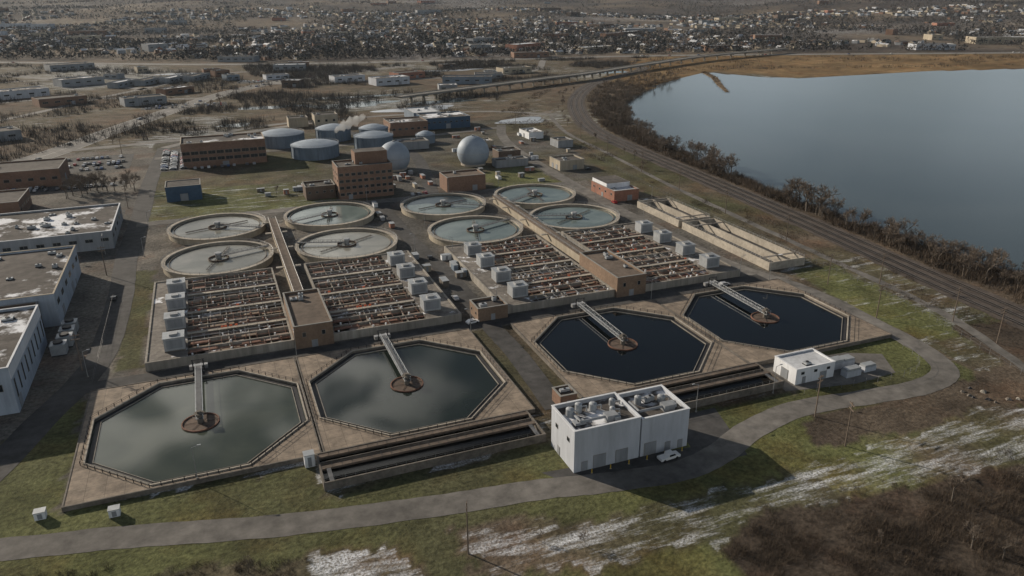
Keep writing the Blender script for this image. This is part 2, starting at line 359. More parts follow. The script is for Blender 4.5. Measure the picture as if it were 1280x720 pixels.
SPIT=[(646,914),(616,845),(570,770),(540,718),(537,720),(564,772),(608,848),(636,911)]
mb=MB(); mb.prism(SPIT,-.6,.0); struct("reed_spit",mb,M["reed"])
# ------------------------------------------------------------------ roads
def road(name,P,w,z,m,k=8,jit=.15,lines=False):
    Q=smooth_line(P,k); mb=MB(); ribbon(mb,Q,-w/2,w/2,z,0,jit); struct(name,mb,m)
    if lines:
        mb=MB()
        for o in (-w/2+.6,0,w/2-.6): ribbon(mb,Q,o-.15,o+.15,z+.02)
        struct("road_marking",mb,M["paint"])
road("perimeter_road",ROAD,7.6,.05,M["asph2"])
road("side_road",LROAD,9,.065,M["asph"])
road("highway",HWY,22,.08,M["road"],lines=True)
road("main_highway",HMAIN,26,.12,M["road"],lines=True)
road("plant_lane",[(78,166),(80,200),(80,226),(81,280),(79,330),(80,388),(84,404)],7,.075,M["asph"])
road("plant_lane",[(-45,227.5),(60,227.5),(140,227.5),(196,228)],7,.085,M["asph"])
road("plant_lane",[(-40,404),(40,404),(110,402),(194,400)],8,.095,M["asph2"])
road("plant_lane",[(110,402),(120,450),(130,520),(120,570),(100,640)],8,.105,M["asph"])
road("plant_lane",[(-38,575),(20,572),(110,575),(225,600)],8,.115,M["asph2"])
road("service_road",[(-33,614),(30,680),(120,700),(240,690),(300,640)],8,.09,M["road"])
road("service_road",[(-105,629),(0,650),(90,690)],9,.10,M["road"])
road("gravel_track",[(208,110),(230,170),(236,230),(240,300),(246,380),(256,470),(266,560),(292,650)],3.6,.03,M["asph2"],jit=.5)
for P,w in [([(-800,1500),(-300,1300),(-60,1010)],14),([(-300,900),(-150,960),(0,900),(60,1010)],10),([(60,1010),(260,990),(420,1010),(520,1180)],10),([(-400,1100),(-200,1180),(60,1180),(200,1240)],10),([(-260,700),(-170,820),(-100,960),(0,1140)],9)]:
    road("town_road",P,w,.10,M["road"],jit=.3)
mb=MB(); mb.add([(x,y,.03) for x,y in rect(-34,-16,528,606)],[(0,1,2,3)]); struct("parking_lot",mb,M["asph"])
for P in (rect(-84,-47,421,438),rect(-118,-52,498,511),rect(-120,-52,548,600),rect(-60,20,830,862),rect(40,110,1030,1060)):
    mb=MB(); mb.add([(x,y,.028) for x,y in P],[(0,1,2,3)]); struct("parking_lot",mb,M["asph"])
mb=MB(); mb.add([(x,y,.035) for x,y in [(62,140),(70,128),(112,128),(118,150),(104,150),(101,136)]],[(0,1,2,3,4,5)]); struct("asphalt_yard",mb,M["asph"])
mb=MB(); mb.add([(x,y,.032) for x,y in [(142,150),(164,146),(180,147),(186,158),(176,163),(146,166)]],[(0,1,2,3,4,5)]); struct("asphalt_yard",mb,M["asph2"])
RQ=smooth_line(RAIL,10)
mb=MB(); ribbon(mb,RQ,-9,9,.10,0,.8); struct("railway_bed",mb,M["ballast"])
for off in (-5.2,0,5.2):
    t=thing("railway_track","rusty steel railway track on dark ballast beside lake","railway track",group="tracks along the lake shore")
    P=offset_line(RQ,off); mb=MB()
    for (a,b_) in zip(P[:-1],P[1:]):
        Ls=math.hypot(b_[0]-a[0],b_[1]-a[1]); k=max(1,int(Ls/.85)); an=math.atan2(b_[1]-a[1],b_[0]-a[0])
        if a[1]>600: k=max(1,int(Ls/2))
        for i in range(k):
            x=a[0]+(b_[0]-a[0])*i/k;y=a[1]+(b_[1]-a[1])*i/k; c_,s_=math.cos(an),math.sin(an)
            mb.add([(x+u*c_-w*s_,y+u*s_+w*c_,.2) for u,w in ((-.2,-1.35),(.2,-1.35),(.2,1.35),(-.2,1.35))],[(0,1,2,3)])
    part(t,"sleepers",mb,M["sleeper"],stuff=True)
    for o2 in (-.72,.72):
        mb=MB(); ribbon(mb,offset_line(P,o2),-.12,.12,.36); part(t,"rail",mb,M["rail"])
# ------------------------------------------------------------------ octagonal tanks
APO=26.2; K=math.tan(math.pi/8)
def octa(a): k=a*K; return [(-a,-k),(-k,-a),(k,-a),(a,-k),(a,k),(k,a),(-k,a),(-a,k)]
def octagon_tank(cx,cy,x0,x1,y0,y1,wm,label):
    t=thing("octagonal_settling_tank",label,"settling tank",(cx,cy,0),group="row of octagonal settling tanks")
    x0-=cx;x1-=cx;y0-=cy;y1-=cy; zt=1.1
    O=octa(APO); mb=MB(); z=zt
    def P(i,s):
        x,y=O[i]; return {'W':(x0,y),'E':(x1,y),'S':(x,y0),'N':(x,y1)}[s]
    for a,b_,s in [(7,0,'W'),(1,2,'S'),(3,4,'E'),(5,6,'N')]:
        mb.add([(x,y,z) for x,y in [O[a],P(a,s),P(b_,s),O[b_]]],[(0,1,2,3)])
    for a,b_,s1,s2,c_ in [(0,1,'W','S',(x0,y0)),(2,3,'S','E',(x1,y0)),(4,5,'E','N',(x1,y1)),(6,7,'N','W',(x0,y1))]:
        mb.add([(x,y,z) for x,y in [O[a],P(a,s1),c_,P(b_,s2),O[b_]]],[(0,1,2,3,4)])
    part(t,"deck",mb,M["deck"])
    mb=MB(); R0=rect(x0,x1,y0,y1); mb.ring(R0,rect(x0+.35,x1-.35,y0+.35,y1-.35),0,zt+.12); part(t,"retaining_wall",mb,M["concd"])
    mb=MB()
    for i in range(8):
        a=O[i];b_=O[(i+1)%8]; mb.add([(a[0],a[1],0),(b_[0],b_[1],0),(b_[0],b_[1],zt),(a[0],a[1],zt)],[(3,2,1,0)])
    part(t,"tank_wall",mb,M["concd"])
    mb=MB(); mb.ring(octa(APO+.35),octa(APO-.05),zt+.004,zt+.3); part(t,"rim",mb,M["rim"])
    mb=MB(); mb.add([(x,y,.4) for x,y in octa(APO)],[tuple(range(8))]); part(t,"water",mb,wm)
    mb=MB(); mb.ring(octa(APO-1.5),octa(APO-1.68),.2,.68); part(t,"weir",mb,M["conc"])
    mb=MB(); mb.ring(octa(APO-.3),octa(APO-1.5),.2,.46); part(t,"launder",mb,M["dark"])
    mb=MB(); railing(mb,octa(APO+.9),zt,h=1.1,step=2.4,r=.05,closed=True,rp=.11); part(t,"railing",mb,M["dark"])
    zb=2.2; ye=31.5; w=.8; th_=1.15
    br=MB(); br.box(-w,w,-1.5,ye,zb,zb+.12); brp=part(t,"bridge",br,M["grate"])
    mb=MB()
    for s in (-w-.07,w+.07):
        for zz in (zb+.0,zb+th_): mb.tube((s,-1.5,zz),(s,ye,zz),.07)
        n=16
        for i in range(n+1):
            y=-1.5+(ye+1.5)*i/n; mb.tube((s,y,zb),(s,y,zb+th_),.05,n=3)
            if i<n:
                y2=-1.5+(ye+1.5)*(i+1)/n; mb.tube((s,y,zb if i%2 else zb+th_),(s,y2,zb+th_ if i%2 else zb),.045,n=3)
    part(brp,"truss",mb,M["alu"])
    for y in (27.6,ye-.4):
        mb=MB()
        for s in (-1.5,1.5): mb.box(s-.15,s+.15,y-.15,y+.15,zt,zb+(2.3 if y>28 else -.21))
        mb.box(-1.65,1.65,y-.15,y+.15,zb-.2,zb-.01)
        if y>28: mb.box(-1.8,1.8,y-.1,y+.1,zb+2.3,zb+2.5)
        part(t,"bridge_support",mb,M["dark"])
    box_part(t,"control_cabinet",M["steel"],-2.6,2.6,ye+.2,ye+1.6,zt,zt+1.2)
    mb=MB(); mb.cyl(0,0,.2,3.0,.8,n=20); mb.cyl(0,0,3.0,3.4,1.3,1.3,20); mb.box(-.5,.5,-.5,.5,3.4,4.0); part(t,"centre_column",mb,M["concd"])
    mb=MB(); mb.ring(circ(4.8,36),circ(4.5,36),.2,.75); part(t,"feed_well",mb,M["rust"])
    mb=MB(); mb.ring(circ(4.5,36),circ(.8,36),.2,.47); part(t,"scum_plate",mb,M["brickd"])
    mb=MB()
    for k_ in range(6):
        a=k_*math.pi/3; mb.tube((.8*math.cos(a),.8*math.sin(a),.62),(4.6*math.cos(a),4.6*math.sin(a),.62),.06,n=3)
    part(t,"feed_well_brace",mb,M["dark"])
    return t
octagon_tank(-13,194,-42,14.6,166,223,M["w_t1"],"octagonal settling tank with greenish grey cloudy water")
octagon_tank(43,194,15,71.5,166,223,M["w_t2"],"octagonal settling tank with dark greenish water")
octagon_tank(114,194,86,141.8,166,222,M["w_blk"],"octagonal settling tank with black still water")
octagon_tank(170,194,142.2,198.5,166,222,M["w_blk"],"octagonal settling tank with blue-black water")
def channel(x0,x1,y0,y1,label):
    cx,cy=(x0+x1)/2,(y0+y1)/2; t=thing("effluent_channel",label,"water channel",(cx,cy,0),group="effluent channels beside the settling tanks")
    a,b_=(x1-x0)/2,(y1-y0)/2; zt=2.2
    mb=MB(); mb.ring(rect(-a,a,-b_,b_),rect(-a+.4,a-.4,-b_+.4,b_-.4),0,zt); part(t,"wall",mb,M["concd"])
    mb=MB(); mb.add([(x,y,.15) for x,y in rect(-a+.4,a-.4,-b_+.4,b_-.4)],[(0,1,2,3)]); part(t,"water",mb,M["w_chan"])
    for y in (-.8,b_-2.2): box_part(t,"walkway",M["roofb"],-a+.4,a-.4,y,y+1.3,zt-.5,zt-.02)
    box_part(t,"dividing_wall",M["concd"],-a+.4,a-.4,2.6,2.85,.1,zt-.4)
    for y in (-.75,.45,b_-2.1): rail_part(t,[(-a+.5,y),(a-.5,y)],zt-.02,M["grate"],h=1.05,step=2.4,r=.04,rp=.06)
    rail_part(t,[(-a+.2,-b_+.22),(a-.2,-b_+.22)],zt,M["grate"],h=1.05,step=2.4,r=.04,rp=.06)
    for xx in (-a+2,a-2): box_part(t,"cross_bridge",M["grate"],xx-.5,xx+.5,-b_+.41,-.82,zt-.2,zt-.03)
channel(13,68.5,152.0,165,"long dark concrete channel with railed walkways and snow")
channel(84,143,152.0,165,"long dark concrete channel behind white metal building")
# ------------------------------------------------------------------ circular clarifiers
def clarifier(cx,cy,ang,label,wm):
    t=thing("circular_clarifier",label,"clarifier tank",(cx,cy,0),group="round primary clarifiers")
    R=22; zt=3.1
    mb=MB(); mb.ring(circ(R-.2,72),circ(R-1.0,72),0,zt-.3); part(t,"wall",mb,M["beige"])
    mb=MB(); mb.ring(circ(R+.35,72),circ(R-1.35,72),zt-.3,zt); part(t,"walkway",mb,M["rim"])
    mb=MB(); mb.add([(x,y,zt-1.0) for x,y in circ(R-.9,72)],[tuple(range(72))]); part(t,"water",mb,wm)
    mb=MB(); mb.ring(circ(R-2.6,72),circ(R-2.85,72),zt-1.2,zt-.6); part(t,"weir",mb,M["concd"])
    mb=MB(); railing(mb,circ(R+.2,36),zt,h=1.1,step=4,r=.045,closed=True,rp=.07); part(t,"railing",mb,M["steel"])
    c_,s_=math.cos(ang),math.sin(ang)
    mb=MB()
    def T(x,y,z): return (x*c_-y*s_,x*s_+y*c_,z)
    for s in (-.7,.7):
        mb.tube(T(-1,s,zt+.2),T(R,s,zt+.2),.12); mb.tube(T(-1,s,zt+1.2),T(R,s,zt+1.2),.06)
        for i in range(13): x=-1+i*(R+1)/12; mb.tube(T(x,s,zt+.2),T(x,s,zt+1.2),.05,n=3)
    mb.add([T(-1,-.7,zt+.25),T(R,-.7,zt+.25),T(R,.7,zt+.25),T(-1,.7,zt+.25)],[(0,1,2,3)])
    part(t,"bridge",mb,M["grate"])
    mb=MB(); mb.cyl(0,0,zt-1.2,zt+1.2,1.1,n=16); mb.cyl(0,0,zt+1.2,zt+1.8,1.6,1.4,16); part(t,"drive_unit",mb,M["steel"])
    for k_ in (0,1):
        a=ang+.9+k_*math.pi; mb=MB()
        for off in (-.5,.5): mb.tube((math.cos(a)-off*math.sin(a),math.sin(a)+off*math.cos(a),zt-.5),(math.cos(a)*(15)-off*math.sin(a),math.sin(a)*15+off*math.cos(a),zt-.5),.13,n=3)
        for q in range(5): d=3+q*2.8; mb.tube((math.cos(a)*d+.5*math.sin(a),math.sin(a)*d-.5*math.cos(a),zt-.5),(math.cos(a)*d-.5*math.sin(a),math.sin(a)*d+.5*math.cos(a),zt-.5),.1,n=3)
        part(t,"skimmer_arm",mb,M["brickd"])
    mb=MB(); mb.ring(circ(4.2,28),circ(3.9,28),zt-1.2,zt-.4); part(t,"centre_well",mb,M["brickd"])
    return t
for i,((x,y),a) in enumerate(zip([(-3,377),(-4,328),(50,378),(49.5,327),(108,374),(109,325),(160.5,375),(161,327)],[-.55,.35,3.6,2.8,-.6,.4,3.7,2.8])):
    clarifier(x,y,a,"round concrete clarifier with tan-grey water and radial bridge" if i in(0,1,3) else "round concrete clarifier with blue-green water and radial bridge",M["w_clar2"] if i in (0,1,3) else M["w_clar"])
# ------------------------------------------------------------------ aeration blocks
def basin(xa,xb,side):
    ya,yb=232.,306.; cx,cy=(xa+xb)/2,(ya+yb)/2; t=thing("aeration_basin","concrete aeration basins with rusty troughs and snowy walkways","aeration basin",(cx,cy,0),group="aeration basin blocks")
    a,b_=(xb-xa)/2,(yb-ya)/2; zt=2.6; R=random.Random(int(xa))
    mb=MB(); mb.ring(rect(-a,a,-b_,b_),rect(-a+.6,a-.6,-b_+.6,b_-.6),0,zt+.3); part(t,"outer_wall",mb,M["conc"])
    sx0,sx1=(-a+.6,-a+12) if side<0 else (a-12,a-.6)
    box_part(t,"slab",M["slab"],sx0,sx1,-b_+.6,b_-.6,0,zt-.05)
    wx0,wx1=(sx1,a-.6) if side<0 else (-a+.6,sx0)
    mb=MB(); mb.add([(x,y,.9) for x,y in rect(wx0,wx1,-b_+.6,b_-.6)],[(0,1,2,3)]); part(t,"water",mb,M["w_aer"])
    rows=12; W=2*b_-1.2; dy=W/rows; nc=0; cov=MB()
    for i in range(rows+1):
        y=-b_+.6+W*i/rows
        if 0<i<rows: box_part(t,"dividing_wall",M["conc"],wx0,wx1,y-.2,y+.2,.5,zt-.01)
        if i%3==0 and 0<i<rows:
            box_part(t,"walkway",M["rim"],wx0,wx1,y-.95,y+.95,zt,zt+.18)
            rail_part(t,[(wx0,y-.9),(wx1,y-.9)],zt+.18,M["steel"],h=1.05,step=3,r=.04,rp=.06)
            mb=MB(); mb.tube((wx0,y+1.3,zt+.25),(wx1,y+1.3,zt+.25),.25,n=6); part(t,"air_pipe",mb,M["rust"])
        if i<rows:
            y0=y+.3; y1=y+dy-.3
            for half in (0,1):
                ya_=y0+(y1-y0)*.52*half; yb_=ya_+(y1-y0)*.46
                x=wx0+R.uniform(0,2)
                while x<wx1-1.5:
                    l=R.uniform(2.5,11); x2=min(x+l,wx1-.1)
                    if R.random()<.78:
                        k1=R.uniform(0,.4)
                        z2=1.7+R.random()*.6; mt_=R.choice(["grit","grit","tan","tan","pink","rust"])
                        if nc<98: nc+=1; box_part(t,"cover",M[mt_],x,x2,ya_+k1*(yb_-ya_),yb_,z2-.2,z2)
                        else: cov.box(x,x2,ya_+k1*(yb_-ya_),yb_,z2-.2,z2,R.randrange(4))
                    x=x2+R.uniform(.3,1.6)
            mb=MB(); yy=y+dy*.5; mb.tube((wx0,yy,2.45),(wx1,yy,2.45),R.uniform(.08,.15),n=5)
            n=R.choice((6,8,10))
            for k in range(n):
                xx=wx0+(wx1-wx0)*(k+R.uniform(.3,.7))/n; mb.tube((xx,y0,2.46),(xx,y1,2.46),.08,n=4)
                if R.random()<.35: mb.box(xx-.3,xx+.3,yy+.3,yy+.9,2.2,2.9)
            part(t,"pipework",mb,M[R.choice(("rust","rust","steel","tan"))])
            for k in range(3):
                xx=R.uniform(wx0+1,wx1-1); box_part(t,"gate_actuator",M["white"],xx-.25,xx+.25,y0+.5,y0+1.0,1.0,3.1)
            for k in (1,2,3,4):
                xx=wx0+(wx1-wx0)*k/5; box_part(t,"baffle_wall",M["conc"],xx-.13,xx+.13,y+.24,y+dy-.24,.5,zt-.25)
    if cov.v: part(t,"cover",cov,[M["grit"],M["tan"],M["pink"],M["slab"]],stuff=True)
    m_=MB(); m_.ring(circ(.5,10),circ(.25,10),0,.3); me=m_.mesh("life_ring",[M["orange"]])
    for k in range(6):
        i=R.choice([3,6,9]); y=-b_+.6+W*i/rows; part(t,"life_ring",me,None,(R.uniform(wx0+1,wx1-1),y-.8,zt+.9))
for xc in (22,138):
    basin(xc-50,xc-6.2,-1); basin(xc+6.2,xc+50,1)
vb=thing("ventilation_unit","grey metal ventilation housing on basin slab","ventilation unit",(-19.5,242,2.55),group="ventilation housings along the aeration basins")
mb=MB(); mb.box(-3,3,-2.7,2.7,.35,4.4); mb.box(-3.2,3.2,-2.9,2.9,4.4,4.6); part(vb,"housing",mb,M["gbox"])
mb=MB(); mb.ring(rect(-3.05,3.05,-2.75,2.75),rect(-2.6,2.6,-2.3,2.3),0,.34); part(vb,"base",mb,M["concd"])
mb=MB()
mb.box(-2.3,2.3,-2.76,-2.71,1.0,3.9)
for k in range(7): mb.box(-2.2,2.2,-2.84,-2.765,1.2+k*.38,1.4+k*.38)
part(vb,"louvre",mb,M["grey"])
mb=MB(); mb.box(-1.2,1.2,-1.2,1.2,4.61,5.2); part(vb,"fan_cowl",mb,M["steel"])
first=True
for x in (-19.5,63.5,96.5,179.5):
    for y in (241,258,276,292):
        if first: first=False; vb.location=(x,y,2.55); continue
        copyt(vb,(x,y,2.55))
# ------------------------------------------------------------------ buildings
WINCACHE={}
def winmesh(w,h,kind="window"):
    k=(round(w,2),round(h,2),kind)
    if k not in WINCACHE:
        mb=MB(); fr=min(.12,w*.08)
        if kind=="window":
            mb.box(-w/2,w/2,-.06,.04,-h/2,h/2,1); mb.box(-w/2+fr,w/2-fr,-.09,-.061,-h/2+fr,h/2-fr,0)
            if w>2.5:
                n=int(w/1.6)
                for i in range(1,n): x=-w/2+w*i/n; mb.box(x-.04,x+.04,-.12,-.091,-h/2+fr,h/2-fr,1)
            WINCACHE[k]=mb.mesh("window",[M["glass"],M["frame"]])
        else:
            mb.box(-w/2,w/2,-.08,.04,-h/2,h/2,0); mb.box(-w/2+.1,w/2-.1,-.11,-.081,-h/2+.1,h/2-.1,1)
            WINCACHE[k]=mb.mesh("door",[M["frame"],M["grey"]])
    return WINCACHE[k]
def place(root,kind,face,u,z,w,h,a,b_):
    me=winmesh(w,h,kind); loc,rot={'S':((u,-b_-.02,z),0),'N':((u,b_+.02,z),math.pi),'W':((-a-.02,u,z),-math.pi/2),'E':((a+.02,u,z),math.pi/2)}[face]
    return part(root,"window" if kind=="window" else "door",me,None,loc,rot)
def bld(name,label,cat,x0,x1,y0,y1,h,wm,rm="roof",wins=(),doors=(),units=3,par=.7,group=None,band=None,rot=0,pents=(),loc=None):
    cx,cy=((x0+x1)/2,(y0+y1)/2) if loc is None else loc; t=thing(name,label,cat,(cx,cy,0),rot,group=group); a,b_=(x1-x0)/2,(y1-y0)/2
    mb=MB(); mb.ring(rect(-a,a,-b_,b_),rect(-a+.35,a-.35,-b_+.35,b_-.35),0,h+par); part(t,"wall",mb,M[wm])
    mb=MB(); mb.box(-a+.35,a-.35,-b_+.35,b_-.35,h-.4,h); part(t,"roof",mb,M[rm])
    mb=MB(); mb.ring(rect(-a-.12,a+.12,-b_-.12,b_+.12),rect(-a+.45,a-.45,-b_+.45,b_-.45),h+par+.002,h+par+.16); part(t,"coping",mb,M[band or "frame"])
    for face,n,w,hh,zs in wins:
        Lf=(a if face in 'SN' else b_)*2
        for z in zs:
            for i in range(n): place(t,"window",face,-Lf/2+Lf*(i+.5)/n,z,w,hh,a,b_)
    for face,u,w,hh in doors: place(t,"door",face,u,hh/2+.05,w,hh,a,b_)
    R=random.Random(int(x0*7+y0))
    for i in range(units):
        mb=MB(); sx,sy,sz=R.uniform(.6,1.8),R.uniform(.6,1.4),R.uniform(.6,1.6); mb.box(-sx,sx,-sy,sy,0,.25,1); mb.box(-sx+.1,sx-.1,-sy+.1,sy-.1,.25,sz,0); mb.cyl(0,0,sz,sz+.25,min(sx,sy)*.5,n=10,m=1)
        part(t,"rooftop_unit",mb,[M["gbox"],M["dark"]],(R.uniform(-a+2.5,a-2.5) if a>3 else 0,R.uniform(-b_+2,b_-2) if b_>3 else 0,h))
    for (px0,px1,py0,py1,ph,pm) in pents:
        mb=MB(); mb.box(px0,px1,py0,py1,h,h+ph,0); mb.box(px0+.3,px1-.3,py0+.3,py1-.3,h+ph,h+ph+.1,1); part(t,"penthouse",mb,[M[pm],M["roof"]])
    return t
G="treatment plant buildings"
wb=bld("metal_clad_building","pale metal-clad process building with equipment on its flat roof","building",69,86.6,137,150,10.3,"white2","roofs",wins=[('W',2,1.4,1.2,[7.5])],doors=[('S',-6,1.6,2.6),('S',-2,3.4,3.6),('S',4,3.4,3.6),('W',2,1.4,2.4)],units=2,par=1.0,band="white")
wc=bld("metal_clad_building","pale metal-clad annex with rooftop ducts and loading doors","building",87.0,100.4,137,150,9.6,"white2","roofs",doors=[('S',-4,3.4,3.6),('S',1,1.6,2.6),('S',4.6,1.4,2.4)],units=3,par=1.0,band="white")
for root,spots,zr in ((wb,[(-6,2,1.0,2.0),(-3.2,3,.9,2.2),(.5,2.5,1.0,1.8),(4,-1,.7,1.8),(6,2.8,.8,1.6)],10.3),(wc,[(-3,2,.9,2.0),(3.2,1,1.0,1.5)],9.6)):
    for (x,y,r,h_) in spots:
        mb=MB(); mb.cyl(0,0,0,h_,r,n=18); mb.cyl(0,0,h_,h_+.3,r,r*.4,18); mb.tube((r*.7,0,h_*.6),(r+1.2,-.3,h_*.6),.16,n=8); mb.tube((r+1.2,-.3,h_*.6),(r+1.2,-.3,0),.16,n=8)
        part(root,"rooftop_vessel",mb,M["gbox"],(x,y,zr))
    mb=MB(); mb.tube((-5.5,-3,1),(5,-3,1),.35,n=8); mb.tube((-5.5,-3,1),(-5.5,2,1),.35,n=8); mb.box(1,4,-4.2,-1.8,0,1.6); part(root,"rooftop_duct",mb,M["grey"],(0,0,zr))
bo=None
for i in range(6):
    p=(73+i*5,135.4,0)
    if bo is None:
        bo=thing("bollard","yellow steel bollard before loading door","bollard",p,group="yellow bollards by the loading doors")
        mb=MB(); mb.cyl(0,0,0,1.1,.12,n=10); mb.cyl(0,0,1.1,1.2,.12,.05,10); part(bo,"post",mb,M["ypaint"])
        mb=MB(); mb.cyl(0,0,0,.06,.3,n=10); part(bo,"base",mb,M["conc"])
    else: copyt(bo,p)
bld("white_shed","small white metal shed with flat roof","shed",147,161,152,161.5,4.6,"white","roofw",doors=[('W',0,3,3.2),('S',-4,1.2,2.2),('S',3,2.4,2.6)],wins=[('S',3,1.2,.9,[3.4])],units=1,par=.3,band="white")
for i,(x,y,l,w,h_) in enumerate([(165.5,156.5,5,3,3),(170.5,157,4,3,2.4),(166.5,150.8,5.5,2.4,2.6),(173.5,151.5,4.4,2.4,2.2)]):
    t=thing("storage_tank","pale covered storage tank beside white shed","storage tank",(x,y,0),group="storage tanks beside the shed")
    mb=MB(); mb.box(-l/2,l/2,-w/2,w/2,0,h_*.7); part(t,"body",mb,M["white2"])
    mb=MB(); mb.box(-l/2+.15,l/2-.15,-w/2+.15,w/2-.15,h_*.7+.003,h_); part(t,"lid",mb,M["gbox"])
for x0,x1,hh in ((15.9,28.1,7.2),(131.9,144.1,7.2)):
    bld("brick_control_building","tan-brown brick control building between aeration basins","control building",x0,x1,230.5,262,hh,"brickt","roofb",wins=[('S',2,1.2,1.6,[4.8])],doors=[('S',0,2,2.6)],units=3,group=G)
for xc in (22,138):
    t=thing("pipe_gallery","long roofed pipe gallery between round clarifiers","pipe gallery",(xc,318,0),group="pipe galleries")
    box_part(t,"roof",M["roofb"],-1.8,1.8,-55.8,58,3.4,4.0)
    for x in (-1.6,1.4): box_part(t,"wall",M["beige"],x,x+.2,-55.7,57.9,0,3.4)
    for x in (-1.7,1.7): rail_part(t,[(x,-55.7),(x,57.9)],4,M["steel"],h=1.1,step=3,r=.05)
    for yy in (-14,12,36,54):
        box_part(t,"cross_platform",M["rim"],-4.8,-1.82,yy-.8,yy+.8,3.0,3.35); box_part(t,"cross_platform",M["rim"],1.82,4.8,yy-.8,yy+.8,3.0,3.35)
bld("pump_house","low pump house with snowy flat roof","pump house",77,88,229,238,4.2,"brickt","roofs",doors=[('S',0,1.6,2.4)],wins=[('W',2,1,1,[2.6])],units=2,group=G)
bld("brick_hut","tiny brown brick hut by settling tanks","hut",78.5,83.5,165,170.5,3.6,"brick","roofb",doors=[('S',0,1.1,2.2)],units=1,par=.3,group=G)
bld("brick_office_tower","tall brown brick office building with window bands","office building",61,91,413,431,17.5,"brick","roof",
    wins=[('S',9,2.4,1.7,[3,6.6,10.2,13.8]),('W',3,1.6,1.7,[3,6.6,10.2,13.8])],doors=[('S',-9,2.4,2.8)],units=3,pents=[(-4,14,-2,8.6,6.5,"brick")],group=G)
bld("brick_annex","low brown brick annex with flat roof","building",44,60,420,434,6.5,"brickd","roof",wins=[('S',4,1.6,1.2,[4])],units=2,group=G)
bld("brick_workshop","plain reddish-brown brick workshop","building",120,143,406,421,8,"brick","roofb",doors=[('S',5,3,3.2)],units=1,group=G)
bld("brick_office_building","wide brown brick office with long window strips","office building",-19,33,533,560,15,"brick","roofs",wins=[('S',10,4.6,2.3,[5.2,9.4]),('W',4,4,2,[5.2,9.4])],doors=[('S',0,4,3)],units=9,group=G,band="beige")
bld("blue_shed","dark blue steel shed with grey roof","shed",-27,-9,445,461,8,"blue","roof",doors=[('S',0,4,4)],units=0,par=.2,group=G)
bld("brick_pump_station","red brick pump station with white upper band","pump station",197,212,352,379,5.2,"brickr","roofw",doors=[('S',2,3,3),('W',0,2,2.4)],wins=[('W',4,1.5,1.2,[3.6])],units=1,pents=[(-7.2,7.2,-4,13,2.6,"white")],group=G)
bld("beige_garage","beige garage with flat grey roof","garage",202,219,432,448,5.5,"beige","roof",doors=[('W',-3,3,3.2),('W',3,3,3.2),('S',2,3,3)],units=2,group=G)
bld("flat_roof_warehouse","flat-roofed warehouse with snow-streaked roof","warehouse",-135,-47,368,419,7.5,"grey","roofs",wins=[('S',14,3.2,1.6,[4.5]),('E',5,4,1.5,[4.8])],doors=[('E',-8,3.5,3.5),('S',12,3.5,3.5)],units=26,group=G,band="white")
bld("flat_roof_warehouse","blue-grey warehouse with snowy flat roof","warehouse",-135,-57,281,338,11,"bgrey","roofs",wins=[('E',6,4,2,[7.5]),('S',6,3,2,[7])],doors=[('E',-18,3.5,3.8),('E',6,3.5,3.8),('E',14,1.4,2.4)],units=22,group=G,band="beige")
W3=bld("flat_roof_warehouse","pale-walled warehouse with tall ribbed side windows","warehouse",-135,-59,219,266,13,"bgrey","roofs",wins=[('E',9,1.2,5.5,[6.5]),('S',10,3,2.2,[8])],doors=[('E',-19.5,3,3.6)],units=20,group=G,band="white")
box_part(W3,"wall_band",M["white"],38.002,38.15,-23.4,23.4,10.2,13.5)
bld("warehouse_link","brown link block between pale warehouses","building",-135,-62,266.3,280.7,9,"brickd","roof",doors=[('E',0,3,3)],units=4,group=G)
for i,(x,y) in enumerate([(-53,262),(-53,268),(-53,274),(-54,256)]):
    t=thing("cooling_unit","grey cooling unit beside warehouse wall","cooling unit",(x,y,0),group="cooling units beside the warehouse")
    mb=MB(); mb.box(-2.2,2.2,-2,2,.4,3.6); mb.box(-2.3,2.3,-2.1,2.1,3.6,3.8); part(t,"housing",mb,M["gbox"])
    mb=MB(); mb.cyl(0,0,3.81,4.4,1.4,n=14); part(t,"fan",mb,M["dark"])
    mb=MB(); mb.ring(rect(-2.1,2.1,-1.9,1.9),rect(-1.8,1.8,-1.6,1.6),0,.4); part(t,"base",mb,M["dark"])
bld("brick_warehouse","long red-brown brick warehouse with dark roof","warehouse",-160,-86,512,546,9.5,"brick","roof",wins=[('S',12,3,1.8,[5])],doors=[('E',0,4,4)],units=6,group=G)
bld("brick_warehouse","brown brick warehouse with flat roof","warehouse",-190,-95,440,470,8,"brick","roof",wins=[('E',6,2.4,1.6,[4.5])],units=6,group=G)
bld("process_building","brown brick process building with snow on roof","building",131,161,592,617,10,"brick","roofs",wins=[('S',6,2.6,1.6,[5.5])],units=4,group=G)
bld("process_building","long blue steel process building","building",165,203,612,642,8.5,"blue","roofs",doors=[('S',0,4,4)],wins=[('S',8,2.2,1.2,[5.5])],units=4,group=G)
bld("process_building","low blue steel process building with pale roof","building",166,190,655,690,7,"bluel","roofw",wins=[('S',5,2,1.2,[4])],units=2,group=G)
bld("beige_hall","beige concrete hall beside the tanks","building",82,101,656,672,10,"beige","roof",wins=[('S',3,2,2,[6])],units=1,group=G)
bld("beige_hall","beige concrete hall with flat roof","building",62,78,668,682,7,"beige","roof",units=1,group=G)
bld("low_shed","low grey shed in yard","shed",124,146,536,550,5,"grey","roofs",doors=[('S',0,3,3)],units=1,group=G)
bld("low_shed","small beige shed in yard","shed",176,190,520,532,4.5,"beige","roofs",doors=[('S',0,3,3)],units=1,group=G)
bld("low_shed","small grey shed beside track","shed",232,244,500,514,4.5,"grey","roof",doors=[('W',0,3,3)],units=1,group=G)
bld("low_shed","white shed with snowy roof","shed",226,238,540,560,4.5,"white","roofs",doors=[('W',0,3,3)],units=1,group=G)
